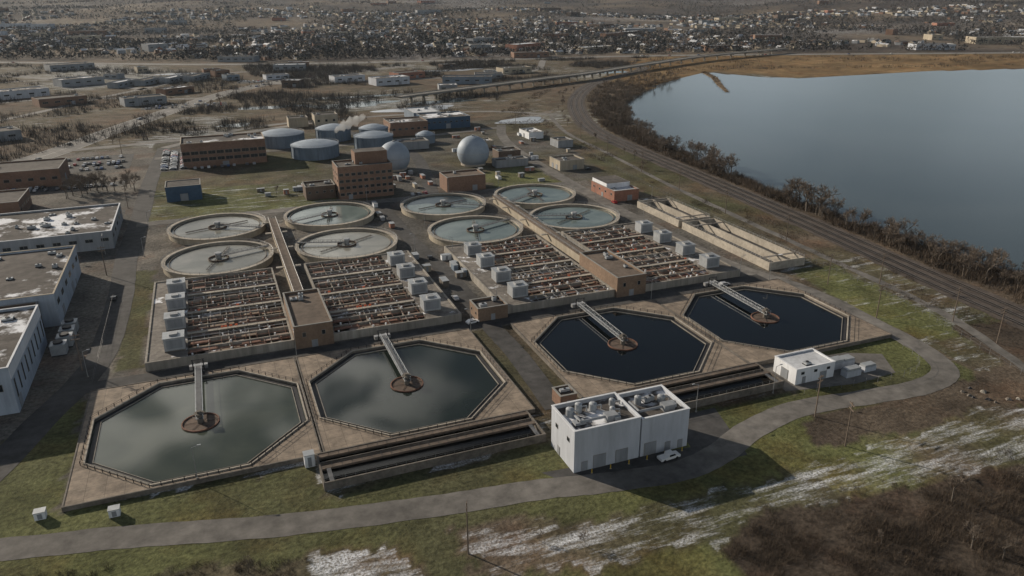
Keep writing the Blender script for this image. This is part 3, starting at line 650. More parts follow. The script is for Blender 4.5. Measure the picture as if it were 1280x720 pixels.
bld("low_shed","long low grey shed behind clarifiers","shed",168,190,455,464,4,"grey","roof",doors=[('S',0,3,3)],units=2,group=G)
bld("low_shed","brown brick shed behind clarifiers","shed",178,194,478,490,5,"brickd","roofs",doors=[('S',0,3,3)],units=2,group=G)
def ctank(x,y,r,h_,wm,label):
    t=thing("storage_tank",label,"storage tank",(x,y,0),group="cylindrical digester tanks")
    mb=MB(); mb.cyl(0,0,0,h_,r,n=48); part(t,"shell",mb,M[wm])
    mb=MB(); mb.cyl(0,0,h_+.004,h_+1.2,r+.1,r*.75,48); mb.cyl(0,0,h_+1.2,h_+2.4,r*.75,r*.35,48);  mb.cyl(0,0,h_+2.4,h_+2.8,r*.35,.6,48); part(t,"cover",mb,M["silver"])
    mb=MB()
    for k in range(16):
        a=k*math.pi/8; mb.tube((r*1.01*math.cos(a),r*1.01*math.sin(a),0),(r*1.01*math.cos(a),r*1.01*math.sin(a),h_),.22,n=4)
    mb.ring(circ(r+.5,48),circ(r+.05,48),h_-.6,h_-.2); part(t,"stiffener",mb,M["bluel"])
    mb=MB(); railing(mb,circ(r+.3,24),h_,h=1.1,step=5,r=.05,closed=True); part(t,"railing",mb,M["steel"])
ctank(49,592,16,9,"tank","wide grey-blue digester tank with low domed cover")
ctank(66,541,16,8.5,"tank","grey-blue digester tank with low domed cover")
ctank(110,556,14,9,"tank","blue-grey digester tank with pale cover")
ctank(88,600,13,9,"tank","blue-grey digester tank with pale cover")
ctank(118,594,11,8,"tank","dark blue-grey digester tank in yard")
ctank(150,560,7,6,"bluel","small light blue tank in yard")
for x,y,r in ((158,472,10.5),(107,478,10)):
    t=thing("spherical_gas_holder","blue-grey spherical gas holder dome on ground","gas holder",(x,y,0),group="gas holders")
    mb=MB(); mb.sphere(0,0,r*.78,r,36,20,lo=-.9); part(t,"sphere",mb,M["silver"],smooth=True)
    mb=MB(); mb.ring(circ(r*.78,36),circ(r*.7,36),0,1.2); part(t,"foundation",mb,M["rim"])
    mb=MB(); mb.ring(circ(r+.05,48),circ(r-.1,48),r*.78-.12,r*.78+.12); part(t,"seam_band",mb,M["steel"])
    mb=MB(); mb.cyl(0,0,r*1.78-.1,r*1.78+.6,.9,n=12); part(t,"vent_cap",mb,M["steel"])
def trough(x0,x1,y0,y1,lanes,label):
    cx,cy=(x0+x1)/2,(y0+y1)/2; t=thing("concrete_trough",label,"concrete basin",(cx,cy,0),group="open concrete troughs"); a,b_=(x1-x0)/2,(y1-y0)/2; zt=3.4
    mb=MB(); mb.ring(rect(-a,a,-b_,b_),rect(-a+.45,a-.45,-b_+.45,b_-.45),0,zt); part(t,"wall",mb,M["rim"])
    for k in range(1,lanes): x=-a+2*a*k/lanes; box_part(t,"dividing_wall",M["rim"],x-.3,x+.3,-b_+.45,b_-.45,.1,zt-.03)
    box_part(t,"floor",M["asph"],-a+.45,a-.45,-b_+.45,b_-.45,.0,.3)
    mb=MB(); railing(mb,rect(-a+.3,a-.3,-b_+.3,b_-.3),zt,h=1.1,step=3,r=.05,closed=True); part(t,"railing",mb,M["steel"])
    for y in (-b_*.8,b_*.75): box_part(t,"cross_walkway",M["slab"],-a+.45,a-.45,y-.5,y+.5,zt+.003,zt+.25)
trough(203,221,233,296,2,"long open concrete trough basin with pale walls")
trough(203,221,299,338,2,"open concrete basin divided by pale wall")
def smallbox(name,label,cat,x,y,l,w,h_,m,group,rot=0):
    t=thing(name,label,cat,(x,y,0),rot,group=group); mb=MB(); mb.box(-l/2,l/2,-w/2,w/2,.15,h_); part(t,"body",mb,M[m])
    mb=MB(); mb.box(-l/2-.1,l/2+.1,-w/2-.1,w/2+.1,h_,h_+.15); part(t,"lid",mb,M["gbox"])
    mb=MB(); mb.box(-l/2+.2,l/2-.2,-w/2+.2,w/2-.2,0,.15); part(t,"base",mb,M["conc"])
    mb=MB(); mb.box(-.45,.45,-w/2-.05,-w/2-.002,.3,h_*.85); part(t,"door",mb,M["grey"])
for x,y in ((-46,165.5),(-31,160.5)): smallbox("utility_cabinet","white utility cabinet standing in grass","utility cabinet",x,y,2.2,1.8,1.9,"white","utility cabinets in the grass")
smallbox("gate_house","small white hut at end of channel","hut",11.3,163.8,2.4,2.2,3.4,"white","huts by the channel")
R=random.Random(5)
for i in range(60):
    x,y=R.choice([(R.uniform(84,120),R.uniform(424,465)),(R.uniform(165,240),R.uniform(455,600)),(R.uniform(165,240),R.uniform(455,600)),(R.uniform(74,77),R.uniform(250,400)),(R.uniform(84,87),R.uniform(250,300)),(R.uniform(150,192),R.uniform(408,450)),(R.uniform(20,60),R.uniform(437,450)),(R.uniform(130,225),R.uniform(500,600))])
    smallbox("storage_container",R.choice(["weathered steel storage container in plant yard","small equipment container on asphalt yard"]),"container",x,y,R.uniform(2,6),R.uniform(1.5,2.6),R.uniform(1.5,2.8),R.choice(["white","grey","bluel","brickr","beige","grey","concd"]),"containers in the plant yard",R.choice([0,math.pi/2]))
for i in range(9):
    x,y=R.uniform(184,200),R.uniform(122,133); mb=MB()
    n=9; r_=R.uniform(.4,1.0); P=[(math.cos(2*math.pi*k/n)*r_*R.uniform(.7,1.5),math.sin(2*math.pi*k/n)*r_*R.uniform(.7,1.2)) for k in range(n)]
    vs=[(a,b_,0) for a,b_ in P]+[(a*.6,b_*.6,R.uniform(.2,.5)) for a,b_ in P]+[(0,0,R.uniform(.4,.7))]
    mb.add(vs,[(k,(k+1)%n,(k+1)%n+n,k+n) for k in range(n)]+[(k+n,(k+1)%n+n,2*n) for k in range(n)])
    thing("rubble_pile","small dark heap of debris on bare earth","rubble",(x,y,0),group="rubble heaps on bare ground",data=mb.mesh("rubble_pile",[M[R.choice(("concd","dark","conc"))]]))
# ------------------------------------------------------------------ vehicles
def make_car(ci,van=False):
    t=thing("parked_car" if not van else "pickup_truck","%s %s parked on asphalt"%(CARN[ci],"passenger car" if not van else "pickup truck"),"car" if not van else "truck",group="parked vehicles")
    if not van: prof=[(-2.2,.35),(2.2,.35),(2.25,.78),(1.25,.95),(.65,1.38),(-1.1,1.42),(-1.85,1.02),(-2.25,.92)]; win=[(1.12,.97),(.6,1.33),(-1.05,1.37),(-1.65,1.03)]
    else: prof=[(-2.8,.5),(2.8,.5),(2.85,1.05),(1.7,1.2),(1.1,1.85),(-.5,1.87),(-.7,1.15),(-2.8,1.15)]; win=[(1.5,1.24),(1.0,1.78),(-.4,1.8),(-.55,1.24)]
    W=.9 if not van else 1.0
    def ext(p,w):
        n=len(p); mb=MB(); mb.add([(x,-w,z) for x,z in p]+[(x,w,z) for x,z in p],[(i,(i+1)%n,(i+1)%n+n,i+n) for i in range(n)]+[tuple(range(n-1,-1,-1)),tuple(range(n,2*n))]); return mb
    part(t,"body",ext(prof,W),CARC[ci]); part(t,"window",ext(win,W+.012),M["glass"])
    xf=prof[3][0];xt=prof[4][0]; mb=MB(); mb.add([(xf+.02,-W*.85,prof[3][1]+.03),(xf+.02,W*.85,prof[3][1]+.03),(xt+.05,W*.8,prof[4][1]-.01),(xt+.05,-W*.8,prof[4][1]-.01)],[(0,1,2,3)]); part(t,"windscreen",mb,M["glass"])
    mw=MB(); mw.tube((0,-.12,0),(0,.12,0),.34 if not van else .42,n=12); me=mw.mesh("wheel",[M["tyre"]])
    q=1.4 if not van else 1.8
    for x in (-q,q):
        for y in (-W+.08,W-.08): part(t,"wheel",me,None,(x,y,.34 if not van else .42))
    return t
BASE=[make_car(i) for i in range(6)]; TR=make_car(0,True)
TR.location=(93,133.6,.04); TR.rotation_euler=(0,0,.08); TR["label"]="white pickup truck parked beside white metal building"
spots=[]
for row,x in enumerate((-31,-25.5,-19)):
    for k in range(22):
        if R.random()<.82: spots.append((x,533+k*3.1,R.choice((0,math.pi))))
for k in range(10):
    if R.random()<.7: spots.append((-12+k*4,529,math.pi/2))
spots+=[(88,246,1.4),(76,252,1.6),(176,226,0),(80,300,1.5),(196,350,1.5),(214,346,.1),(120,398,0),(220,428,.2),(60,441,1.5),(-42,300,1.57),(75,229,.2),(100,408,1.5),(104,408,1.5),(108,409,1.6)]
for (x0,x1,y) in ((-82,-49,424),(-82,-49,435),(-116,-54,501),(-116,-54,508),(-118,-54,553),(-118,-54,566),(-118,-54,572),(-118,-54,590)):
    for k in range(int((x1-x0)/2.9)):
        if R.random()<.5: spots.append((x0+k*2.9,y,R.choice((1.57,-1.57))))
for (x0,x1,y) in ((-58,18,836),(-58,18,850),(42,108,1036),(42,108,1050)):
    for k in range(int((x1-x0)/3)):
        if R.random()<.4: spots.append((x0+k*3,y,1.57))
used=set(); R.shuffle(spots); spots=spots[:240]
for x,y,r in spots:
    ci=R.choice([0,0,1,1,2,5,5,3,4])
    if ci not in used: used.add(ci); BASE[ci].location=(x,y,.05); BASE[ci].rotation_euler=(0,0,r)
    else: copyt(BASE[ci],(x+R.uniform(-.3,.3),y,.05),r+R.uniform(-.04,.04))
for P,n in ((HWY,18),(HMAIN,26)):
    Q=smooth_line(P,8)
    for i in range(n):
        k=R.randrange(3,len(Q)-4); a,b_=Q[k],Q[k+1]; t_=R.random(); an=math.atan2(b_[1]-a[1],b_[0]-a[0]); o_=R.choice((-5,-2,2,5))
        copyt(R.choice(BASE),(a[0]+(b_[0]-a[0])*t_-math.sin(an)*o_,a[1]+(b_[1]-a[1])*t_+math.cos(an)*o_,.14),an,label="car driving along the highway")
# ------------------------------------------------------------------ poles
up=thing("utility_pole","wooden utility pole with crossarms beside road","utility pole",(37,120,0),1.2,group="wooden utility poles")
h_=12.5; mb=MB(); mb.tube((0,0,0),(0,0,h_),.2,.12,n=8); part(up,"post",mb,M["wood"])
for k in range(2):
    mb=MB(); mb.box(-1.3,1.3,-.08,.08,h_-.8-k*1.3,h_-.6-k*1.3)
    for x in (-1.2,-.5,.5,1.2): mb.cyl(x,0,h_-.6-k*1.3,h_-.3-k*1.3,.06,n=6)
    part(up,"crossarm",mb,M["wood"])
for x,y,r in [(140,136,.3),(137,122,1.2),(206,180,0),(214,212,0),(228,168,0),(233,205,.1),(236,262,0),(238,310,0),(243,360,0),(248,410,0),(256,470,0),(265,530,0),(226,150,0),(-46,240,0),(-47,330,0),(-46,440,0),(-60,600,0),(-88,680,0),(-20,790,0),(30,900,0),(235,590,0)]:
    copyt(up,(x,y,0),r)
lp=thing("street_lamp","tall grey lamp post with single arm","street lamp",(-14,166.5,1.1),group="lamp posts around the tanks")
mb=MB(); mb.tube((0,0,0),(0,0,8.5),.11,.07,n=8); mb.tube((0,0,8.4),(1.4,0,8.8),.06,n=6); part(lp,"post",mb,M["steel"])
mb=MB(); mb.box(1.2,2.0,-.16,.16,8.72,8.9); part(lp,"lamp_head",mb,M["gbox"])
mb=MB(); mb.cyl(0,0,0,.3,.28,n=10); part(lp,"base",mb,M["conc"])
for x,y,z in [(15.5,225,0),(72,222,0),(142,223,0),(196,224,0),(-44,235,0),(86,235,0),(188,232,0),(138,150.5,0),(90,300,0),(90,345,0),(76,310,0),(190,310,0),(190,360,0),(74,404,0),(120,404,0),(-34,350,0),(-34,395,0),(150,404,0),(216,345,0),(40,430,0),(-50,360,0),(112,150,0)]:
    copyt(lp,(x,y,z),R.choice((0,3.14,1.57)))
def fence(P,label):
    t=thing("chain_link_fence",label,"fence",group="chain-link fences"); Q=smooth_line(P,3); mb=MB(); railing(mb,Q,0,h=2.2,step=4,r=.03,rp=.05); part(t,"frame",mb,M["grate"])
fence([(212,128),(224,180),(227,240),(229,340),(240,450),(262,560)],"chain-link fence between plant and railway")
fence([(-42,228.5),(-42,300)],"chain-link fence beside side road")
fence([(146,147),(180,144),(192,150),(196,163)],"chain-link fence along the road bend")
# ------------------------------------------------------------------ trees
def bare_tree(seed,h_):
    R=random.Random(seed); tr=MB(); cr=MB()
    def grow(p,d,L,r,lv):
        q=p+d*L
        (tr if lv<2 else cr).tube(p,q,r,r*.6,n=5 if lv<2 else 3)
        if lv>=4: return
        n=R.choice((4,5)) if lv<3 else 6
        for i in range(n):
            t=R.uniform(.45,1) if lv>0 else R.uniform(.55,1)
            o=p+d*(L*t)
            nd=Vector((R.gauss(0,1),R.gauss(0,1),R.gauss(0,.5))); nd=(nd-d*nd.dot(d)); nd.normalize()
            nd=(d*R.uniform(.6,1.1)+nd*R.uniform(.5,.95)+Vector((0,0,.3))).normalized()
            grow(o,nd,L*R.uniform(.5,.78),max(r*.5,.035),lv+1)
    grow(Vector((0,0,0)),Vector((R.uniform(-.06,.06),R.uniform(-.06,.06),1)).normalized(),h_*.36,h_*.02,0)
    return tr,cr
TREES=[]
for s in range(6):
    tr,cr=bare_tree(100+s,10+s*.5); t=thing("bare_tree","leafless winter tree with fine brown twigs","tree",(0,0,0),group="bare winter trees")
    part(t,"trunk",tr,M["bark"]); part(t,"crown",cr,M["twig"]); TREES.append(t)
pts=[]
def shore_x(y): return np.interp(y,[20,90,150,200,240,285,333,394,478,590,679,765,855],[340,320,300,293,288,286,289,296,309,344,388,465,566])
def rail_x(y): return np.interp(y,[40,90,140,175,208,245,292,352,416,479,549,628,742,859,965],[246,248,251,254,257,261,266,271,276,281,289,313,366,449,572])
while len(pts)<160:
    y=R.uniform(120,500)
    if vnoise(y,0,26,5)<.38: continue
    a=rail_x(y)+12; b_=max(shore_x(y)-1,a+3); big=290<y<450
    pts.append((R.uniform(a,b_),y,R.choice((R.uniform(.6,.95),R.uniform(1.1,1.75) if big else R.uniform(.8,1.35)))))
for i in range(70):
    y=R.uniform(480,860); a=rail_x(y)+14; pts.append((R.uniform(a,max(a+3,shore_x(y)-3)),y,R.uniform(.7,1.5)))
for i in range(18): y=R.uniform(380,800); pts.append((rail_x(y)-R.uniform(14,26),y,R.uniform(.4,.9)))
for i in range(22): pts.append((R.uniform(-80,-44),R.uniform(474,496),R.uniform(.9,1.4)))
for i in range(8): y=R.uniform(640,860); pts.append((np.interp(y,[629,764,965],[-105,-54,39])+R.uniform(16,40),y,R.uniform(.7,1.2)))
for i in range(12): pts.append((R.uniform(110,215),R.uniform(78,98),R.uniform(.4,.85)))
for x,y,s in [(60,113,.4),(-5,131,.4),(52,118,.3),(30,440,.6),(-60,350,.5),(240,540,.8)]: pts.append((x,y,s))
for i,(x,y,s) in enumerate(pts):
    if i<6: TREES[i].location=(x,y,0); TREES[i].scale=(s,)*3
    else: copyt(TREES[i%6],(x,y,-.1),R.uniform(0,6.28),s)
def tris_obj(name,V,m):
    n=len(V); me=bpy.data.meshes.new(name); me.vertices.add(n*3); me.vertices.foreach_set("co",V.reshape(-1).astype(np.float32))
    me.loops.add(n*3); me.loops.foreach_set("vertex_index",np.arange(n*3,dtype=np.int32)); me.polygons.add(n); me.polygons.foreach_set("loop_start",np.arange(0,n*3,3,dtype=np.int32)); me.update(calc_edges=True)
    me.materials.append(m); o=link(bpy.data.objects.new(name,me)); o["kind"]="stuff"; return o
def twigs(P,Hh,K,wide,spread,thick):
    n=len(P); p=np.repeat(P,K,0); h=np.repeat(Hh,K)[:,None]
    d=rng.normal(size=(n*K,3)); d[:,2]=np.abs(d[:,2])*.6+.9; d[:,:2]*=spread; d/=np.linalg.norm(d,axis=1)[:,None]
    base=p+np.concatenate([rng.normal(size=(n*K,2))*wide*h,np.zeros((n*K,1))],1)
    tip=base+d*h*rng.uniform(.5,1.1,(n*K,1)); a=rng.uniform(0,6.28,n*K); o=np.stack([np.cos(a),np.sin(a),0*a],-1)*thick*h
    return np.stack([base-o,base+o,tip],1)
def crowns(P,Hh,K,size):
    n=len(P); p=np.repeat(P,K,0); h=np.repeat(Hh,K)[:,None]
    c=rng.normal(size=(n*K,3)); c/=np.linalg.norm(c,axis=1)[:,None]; c*=rng.random((n*K,1))**.4
    c=p+c*h*np.array([.36,.36,.42])+np.array([0,0,1])*h*.52
    o=rng.normal(size=(n*K,3,3))*size*h[:,:,None]
    return c[:,None,:]+o
def scatter(poly,n,dens=None,th=.5):
    P=np.array(poly); lo=P.min(0);hi=P.max(0); out=[]
    while sum(len(o) for o in out)<n:
        q=rng.uniform(lo,hi,(n*3,2)); q=q[inpoly(q[:,0],q[:,1],poly)]
        if dens: q=q[fbm(q[:,0],q[:,1],dens,91)>th]
        out.append(q)
    return np.concatenate(out)[:n]
def P3(q,z=0): return np.concatenate([q,np.full((len(q),1),z)],1)
q=scatter([(84,102),(100,106),(118,102),(140,100),(165,99),(190,103),(215,100),(205,60),(78,55)],6500,6,.46); tris_obj("dry_brush",twigs(P3(q),rng.uniform(.5,2.4,len(q)),18,.4,.6,.014),M["brush"])
q=scatter([(100,112),(150,106),(215,108),(215,98),(100,100)],500,5,.5); tris_obj("dry_brush",twigs(P3(q),rng.uniform(.4,1.3,len(q)),12,.35,.55,.02),M["brush"])
q=scatter([(-60,149),(-25,142),(6,131),(10,118),(0,100),(-60,120)],2400,5,.45); tris_obj("dry_brush",twigs(P3(q),rng.uniform(.4,1.6,len(q)),14,.35,.55,.02),M["brush"])
yy=rng.uniform(100,860,10500); aa=rail_x(yy)+11; bb=shore_x(yy)+2; q=np.stack([aa+(bb-aa)*rng.random(len(yy)),yy],-1); q=q[fbm(q[:,0],q[:,1],12,95)>.38]; tris_obj("shore_brush",twigs(P3(q),rng.uniform(.8,4.4,len(q)),13,.35,.45,.024),M["brush"])
q=scatter([(205,110),(243,110),(252,235),(255,400),(262,540),(290,700),(400,860),(380,880),(230,640),(240,420),(226,240),(232,150)],3600,14); tris_obj("dry_brush",twigs(P3(q),rng.uniform(.4,1.8,len(q)),10,.4,.6,.03),M["brush"])
A0,A1=math.radians(30),math.radians(108)
def hm_y(x): return np.interp(x,[-900,57,420,698,960,1321,2000,2800,9000],[1900,1330,1240,1190,1110,960,715,400,0])
def polar(n,r0,r1,pw=1.0):
    a=rng.uniform(A0,A1,n); r=r0*(r1/r0)**(rng.random(n)**pw); return np.stack([r*np.cos(a),r*np.sin(a)],-1)
q=polar(140000,1250,9000); q=q[q[:,1]>hm_y(q[:,0])+30]; q=q[fbm(q[:,0],q[:,1],240,71)>.42][:56000]
hh=rng.uniform(6,15,len(q)); P=np.concatenate([q,hz(q[:,0],q[:,1])[:,None]],1); tris_obj("distant_wood",crowns(P,hh,8,.12),M["farwood"])
q=scatter([(-420,640),(-160,560),(-60,690),(-10,900),(120,1080),(-300,1480),(-700,1700)],6500,90,.50); q2=scatter([(60,1010),(240,800),(460,930),(560,1000),(700,1150),(420,1210),(60,1290)],5000,70,.50); q3=scatter([(-90,640),(60,680),(260,700),(300,800),(60,990)],1800,50,.50)
q=np.concatenate([q,q2,q3]); tris_obj("scrub_wood",twigs(P3(q),rng.uniform(2.0,9,len(q)),12,.2,.5,.022),M["farwood"])
q=scatter([(480,800),(650,930),(1050,800),(1500,660),(1500,860),(960,1065),(700,1150)],1200,60); tris_obj("marsh_reeds",twigs(P3(q),rng.uniform(1.5,5,len(q)),10,.8,.5,.06),M["brush"])
q=scatter(SPIT,160); tris_obj("spit_reeds",twigs(P3(q),rng.uniform(1.0,2.0,len(q)),10,.8,.5,.06),M["brush"])
q=polar(9000,1500,6000); q=q[q[:,1]>hm_y(q[:,0])+60]; q=q[fbm(q[:,0],q[:,1],400,171)>.6][:500]; P=np.concatenate([q,hz(q[:,0],q[:,1])[:,None]],1); tris_obj("evergreen_wood",crowns(P,rng.uniform(8,15,len(q)),18,.12),M["conif"])
def house_mesh(wm,rm,w,l,h_,g_):
    mb=MB(); a,b_=w/2,l/2; mb.box(-a,a,-b_,b_,0,h_,0); o=.4
    v=[(-a-o,-b_-o,h_-.1),(a+o,-b_-o,h_-.1),(a+o,b_+o,h_-.1),(-a-o,b_+o,h_-.1),(0,-b_-o,h_+g_),(0,b_+o,h_+g_)]
    mb.add(v,[(0,4,5,3),(1,2,5,4)],1); mb.add(v,[(0,1,4),(2,3,5)],0)
    for z in ((1.6,4.2) if h_>4 else (1.6,)):
        for y in np.arange(-b_+1.5,b_-1,2.6): mb.box(-a-.04,-a-.003,y,y+1.1,z-.5,z+.7,2); mb.box(a+.003,a+.04,y,y+1.1,z-.5,z+.7,2)
        for x in (-a*.5,a*.3): mb.box(x,x+1.1,-b_-.04,-b_-.003,z-.5,z+.7,2)
    mb.box(a*.4,a*.4+.7,b_*.2,b_*.2+.7,h_,h_+g_+.8,3)
    return mb.mesh("house",[M[wm],M[rm],M["glass"],M["brickr"]])
HM_=[house_mesh("white2","roof",9,12,5.5,3),house_mesh("beige","roof",8,11,5.5,3),house_mesh("grey","roofs",9,14,3,2.4),house_mesh("brickr","roof",10,12,5.5,2.8),house_mesh("beige","roofb",8,10,5.2,3),house_mesh("white2","roofw",8,10,5.2,3)]
q=polar(40000,1300,6500,1.2); q=q[q[:,1]>hm_y(q[:,0])+60]; q=q[fbm(q[:,0],q[:,1],330,271)>.45]
q=q[np.argsort(np.hypot(q[:,0],q[:,1]))]
keep=[];cell={}
for x,y in q:
    k=(int(x//32),int(y//32))
    if k in cell: continue
    cell[k]=1; keep.append((x,y))
near=keep[:1400:5][:280]; ns_=set(near); rest=[k for i,k in enumerate(keep) if k not in ns_ and i%5>1][:2400]
for x,y in near:
    o=link(bpy.data.objects.new("house",HM_[R.randrange(6)])); o.location=(x,y,float(hz(x,y))-.3); o.rotation_euler=(0,0,R.choice((.2,1.77))+R.uniform(-.15,.15)); o["label"]="small gabled suburban house among bare trees"; o["category"]="house"; o["group"]="houses of the distant town"
mb=MB()
for x,y in rest:
    z=float(hz(x,y)); w,l,h_,g_=R.uniform(7,13),R.uniform(9,24),R.uniform(3,6.5),R.uniform(1.5,3); r=R.choice((.2,1.77))+R.uniform(-.2,.2); c_,s_=math.cos(r),math.sin(r); a,b_=w/2,l/2
    T=lambda u,v,zz:(x+u*c_-v*s_,y+u*s_+v*c_,z+zz)
    wm=R.choice((0,1,1,2,6)); rm=R.choice((3,3,3,4,5,5))
    vs=[T(-a,-b_,-1),T(a,-b_,-1),T(a,b_,-1),T(-a,b_,-1),T(-a,-b_,h_),T(a,-b_,h_),T(a,b_,h_),T(-a,b_,h_),T(0,-b_,h_+g_),T(0,b_,h_+g_)]
    mb.add(vs,[(0,1,5,8,4),(1,2,6,5),(2,3,7,9,6),(3,0,4,7)],wm); mb.add(vs,[(4,8,9,7),(5,6,9,8)],rm)
struct("distant_town_houses",mb,[M["white2"],M["beige"],M["brick"],M["roof"],M["roofw"],M["roofs"],M["grey"]],kind="stuff")
comm=[(212,949,44,24,8,"white2","roofs",.2),(302,917,60,20,8,"bluel","roof",-.35),(-142,1100,50,26,8,"grey","roofs",.5),(-90,1060,44,14,6,"grey","roofw",1.1),(-62,1075,44,14,6,"grey","roof",1.1),(-34,1088,44,14,6,"grey","roofw",1.1),(-6,1100,44,14,6,"grey","roof",1.1),
(-192,992,60,28,8,"white2","roofs",.45),(-59,878,40,20,7,"grey","roof",.3),(-139,914,44,26,7,"brick","roof",.4),(-240,880,50,36,8,"beige","roof",.4),(179,1291,60,24,8,"bluel","roofs",-.3),(330,1250,50,22,8,"grey","roofw",-.2),(60,1370,60,26,8,"grey","roof",-.4),(520,1240,60,26,8,"brick","roof",-.15),(-320,1200,60,36,8,"white2","roofs",.5),(-180,1330,60,30,8,"grey","roof",.4),(1505,1140,120,40,12,"beige","roofs",-.4),(1250,1080,70,34,9,"white2","roof",-.4),(900,1230,70,28,8,"brick","roofs",-.3),
(250,1010,40,24,7,"brickr","roof",.3),(170,1000,40,20,7,"white2","roofs",.2),(400,1010,44,22,7,"beige","roof",.1),(345,960,36,20,6,"grey","roof",-.3),(-30,960,36,18,6,"brick","roofs",.6),(-220,760,50,28,7,"brick","roofs",.4),(-160,700,40,24,7,"grey","roof",.4),(-250,660,60,34,8,"grey","roofs",.4),(120,1180,44,22,8,"grey","roofw",-.2),(90,1070,30,16,5,"white2","roof",.2)]
for i in range(34):
    x,y=R.uniform(-450,420),R.uniform(860,1330)
    if y<hm_y(x)-40: comm.append((x,y,R.uniform(14,34),R.uniform(10,20),R.uniform(4,8),R.choice(["brick","white2","beige","grey","brickd","bluel"]),R.choice(["roofs","roof","roof","roofw"]),R.uniform(-.6,.6)))
for i in range(70):
    x,y=polar(1,1350,4500)[0]
    if y>hm_y(x)+80: comm.append((x,y,R.uniform(25,90),R.uniform(16,38),R.uniform(6,14),R.choice(["brick","white2","beige","grey","brickd","brickr"]),R.choice(["roofs","roofs","roof","roofw"]),R.uniform(-.5,.5)))
def near_line(x,y,P,d):
    return any(math.hypot(x-a,y-b_)<d for a,b_ in smooth_line(P,8))
placed=[]
for i_,(x,y,l,w,h_,wm,rm,r) in enumerate(comm):
    if near_line(x,y,HWY,30) or near_line(x,y,HMAIN,34) or (i_>=30 and any(math.hypot(x-a,y-b_)<(l+q_)/2+2 for a,b_,q_ in placed)): continue
    placed.append((x,y,l))
    t=bld("commercial_building","flat-roofed commercial building among winter scrub","commercial building",-l/2,l/2,-w/2,w/2,h_,wm,rm,wins=[('S',int(l/14)+1,5,1.6,[h_*.55])] if y<1700 else (),doors=[('S',l*.2,4,3.5)] if l>20 else (),units=3,rot=r,loc=(x,y),group="commercial buildings")
    t.location.z=float(hz(x,y))
BQ=smooth_line(BRG,6); t=thing("highway_bridge","long curved concrete highway viaduct on piers","bridge",(0,0,0))
mb=MB(); A_=offset_line(BQ,-7);B_=offset_line(BQ,7); n=len(BQ); z0,z1=6.4,7.6
vs=[(x,y,z1) for x,y in A_]+[(x,y,z1) for x,y in B_]+[(x,y,z0) for x,y in A_]+[(x,y,z0) for x,y in B_]
fs=[]
for i in range(n-1): fs+=[(i,n+i,n+i+1,i+1),(2*n+i,2*n+i+1,3*n+i+1,3*n+i),(i,i+1,2*n+i+1,2*n+i),(n+i+1,n+i,3*n+i,3*n+i+1)]
mb.add(vs,fs); part(t,"deck",mb,M["road"])
for s in (-6.8,6.8):
    P=offset_line(BQ,s); mb=MB(); ribbon(mb,P,-.2,.2,8.4); m_=len(P)
    mb.add([(x,y,7.6) for x,y in P]+[(x,y,8.4) for x,y in P],[(i,i+1,m_+i+1,m_+i) for i in range(m_-1)]); part(t,"parapet",mb,M["rim"])
mp=MB(); mp.box(-1,1,-1,1,0,5.4); mp.box(-1.3,1.3,-6,6,5.4,6.38); pm=mp.mesh("pier",[M["conc"]])
for i in range(1,n-1):
    a,b_=BQ[i-1],BQ[i+1]; part(t,"pier",pm,None,(BQ[i][0],BQ[i][1],0),math.atan2(b_[1]-a[1],b_[0]-a[0]))
# ------------------------------------------------------------------ air: thin haze, a little steam over the digesters
def volmat(name,dens,col,g_=.2):
    m=bpy.data.materials.new(name); m.use_nodes=True; nt=m.node_tree; nt.nodes.clear(); N=nt.nodes.new; L=nt.links.new
    s=N("ShaderNodeVolumeScatter"); s.inputs["Color"].default_value=(*col,1); s.inputs["Density"].default_value=dens; s.inputs["Anisotropy"].default_value=g_
    o=N("ShaderNodeOutputMaterial"); L(s.outputs[0],o.inputs["Volume"]); return m
mb=MB(); mb.box(-10000,15000,-1500,17000,-60,330); struct("haze",mb,volmat("thin_haze",2.0e-5,(.66,.82,1)))
rs=random.Random(3); mb=MB(); K_=14; n=16; vs=[]; fs=[]
for j in range(K_+1):
    t_=j/K_; cx=84+26*t_; cy=566+14*t_; cz=12+7*t_**.8; rr=(.4+4.2*math.sin(math.pi*min(1,t_*.92+.04))**.7)*(1+.25*math.sin(j*2.1))
    for i in range(n):
        a=2*math.pi*i/n; k=rr*(1+.28*math.sin(3*a+j*1.3)+rs.uniform(-.12,.12)); vs.append((cx+k*.25*math.cos(a),cy+k*math.cos(a),cz+k*.8*math.sin(a)))
for j in range(K_):
    for i in range(n): fs.append((j*n+i,j*n+(i+1)%n,(j+1)*n+(i+1)%n,(j+1)*n+i))
fs+=[tuple(range(n-1,-1,-1)),tuple(range(K_*n,K_*n+n))]
mb.add(vs,fs); st=thing("steam_plume","thin white steam drifting above digester tanks","steam",data=mb.mesh("steam_plume",[volmat("steam",.2,(1,1,1),.0)]))
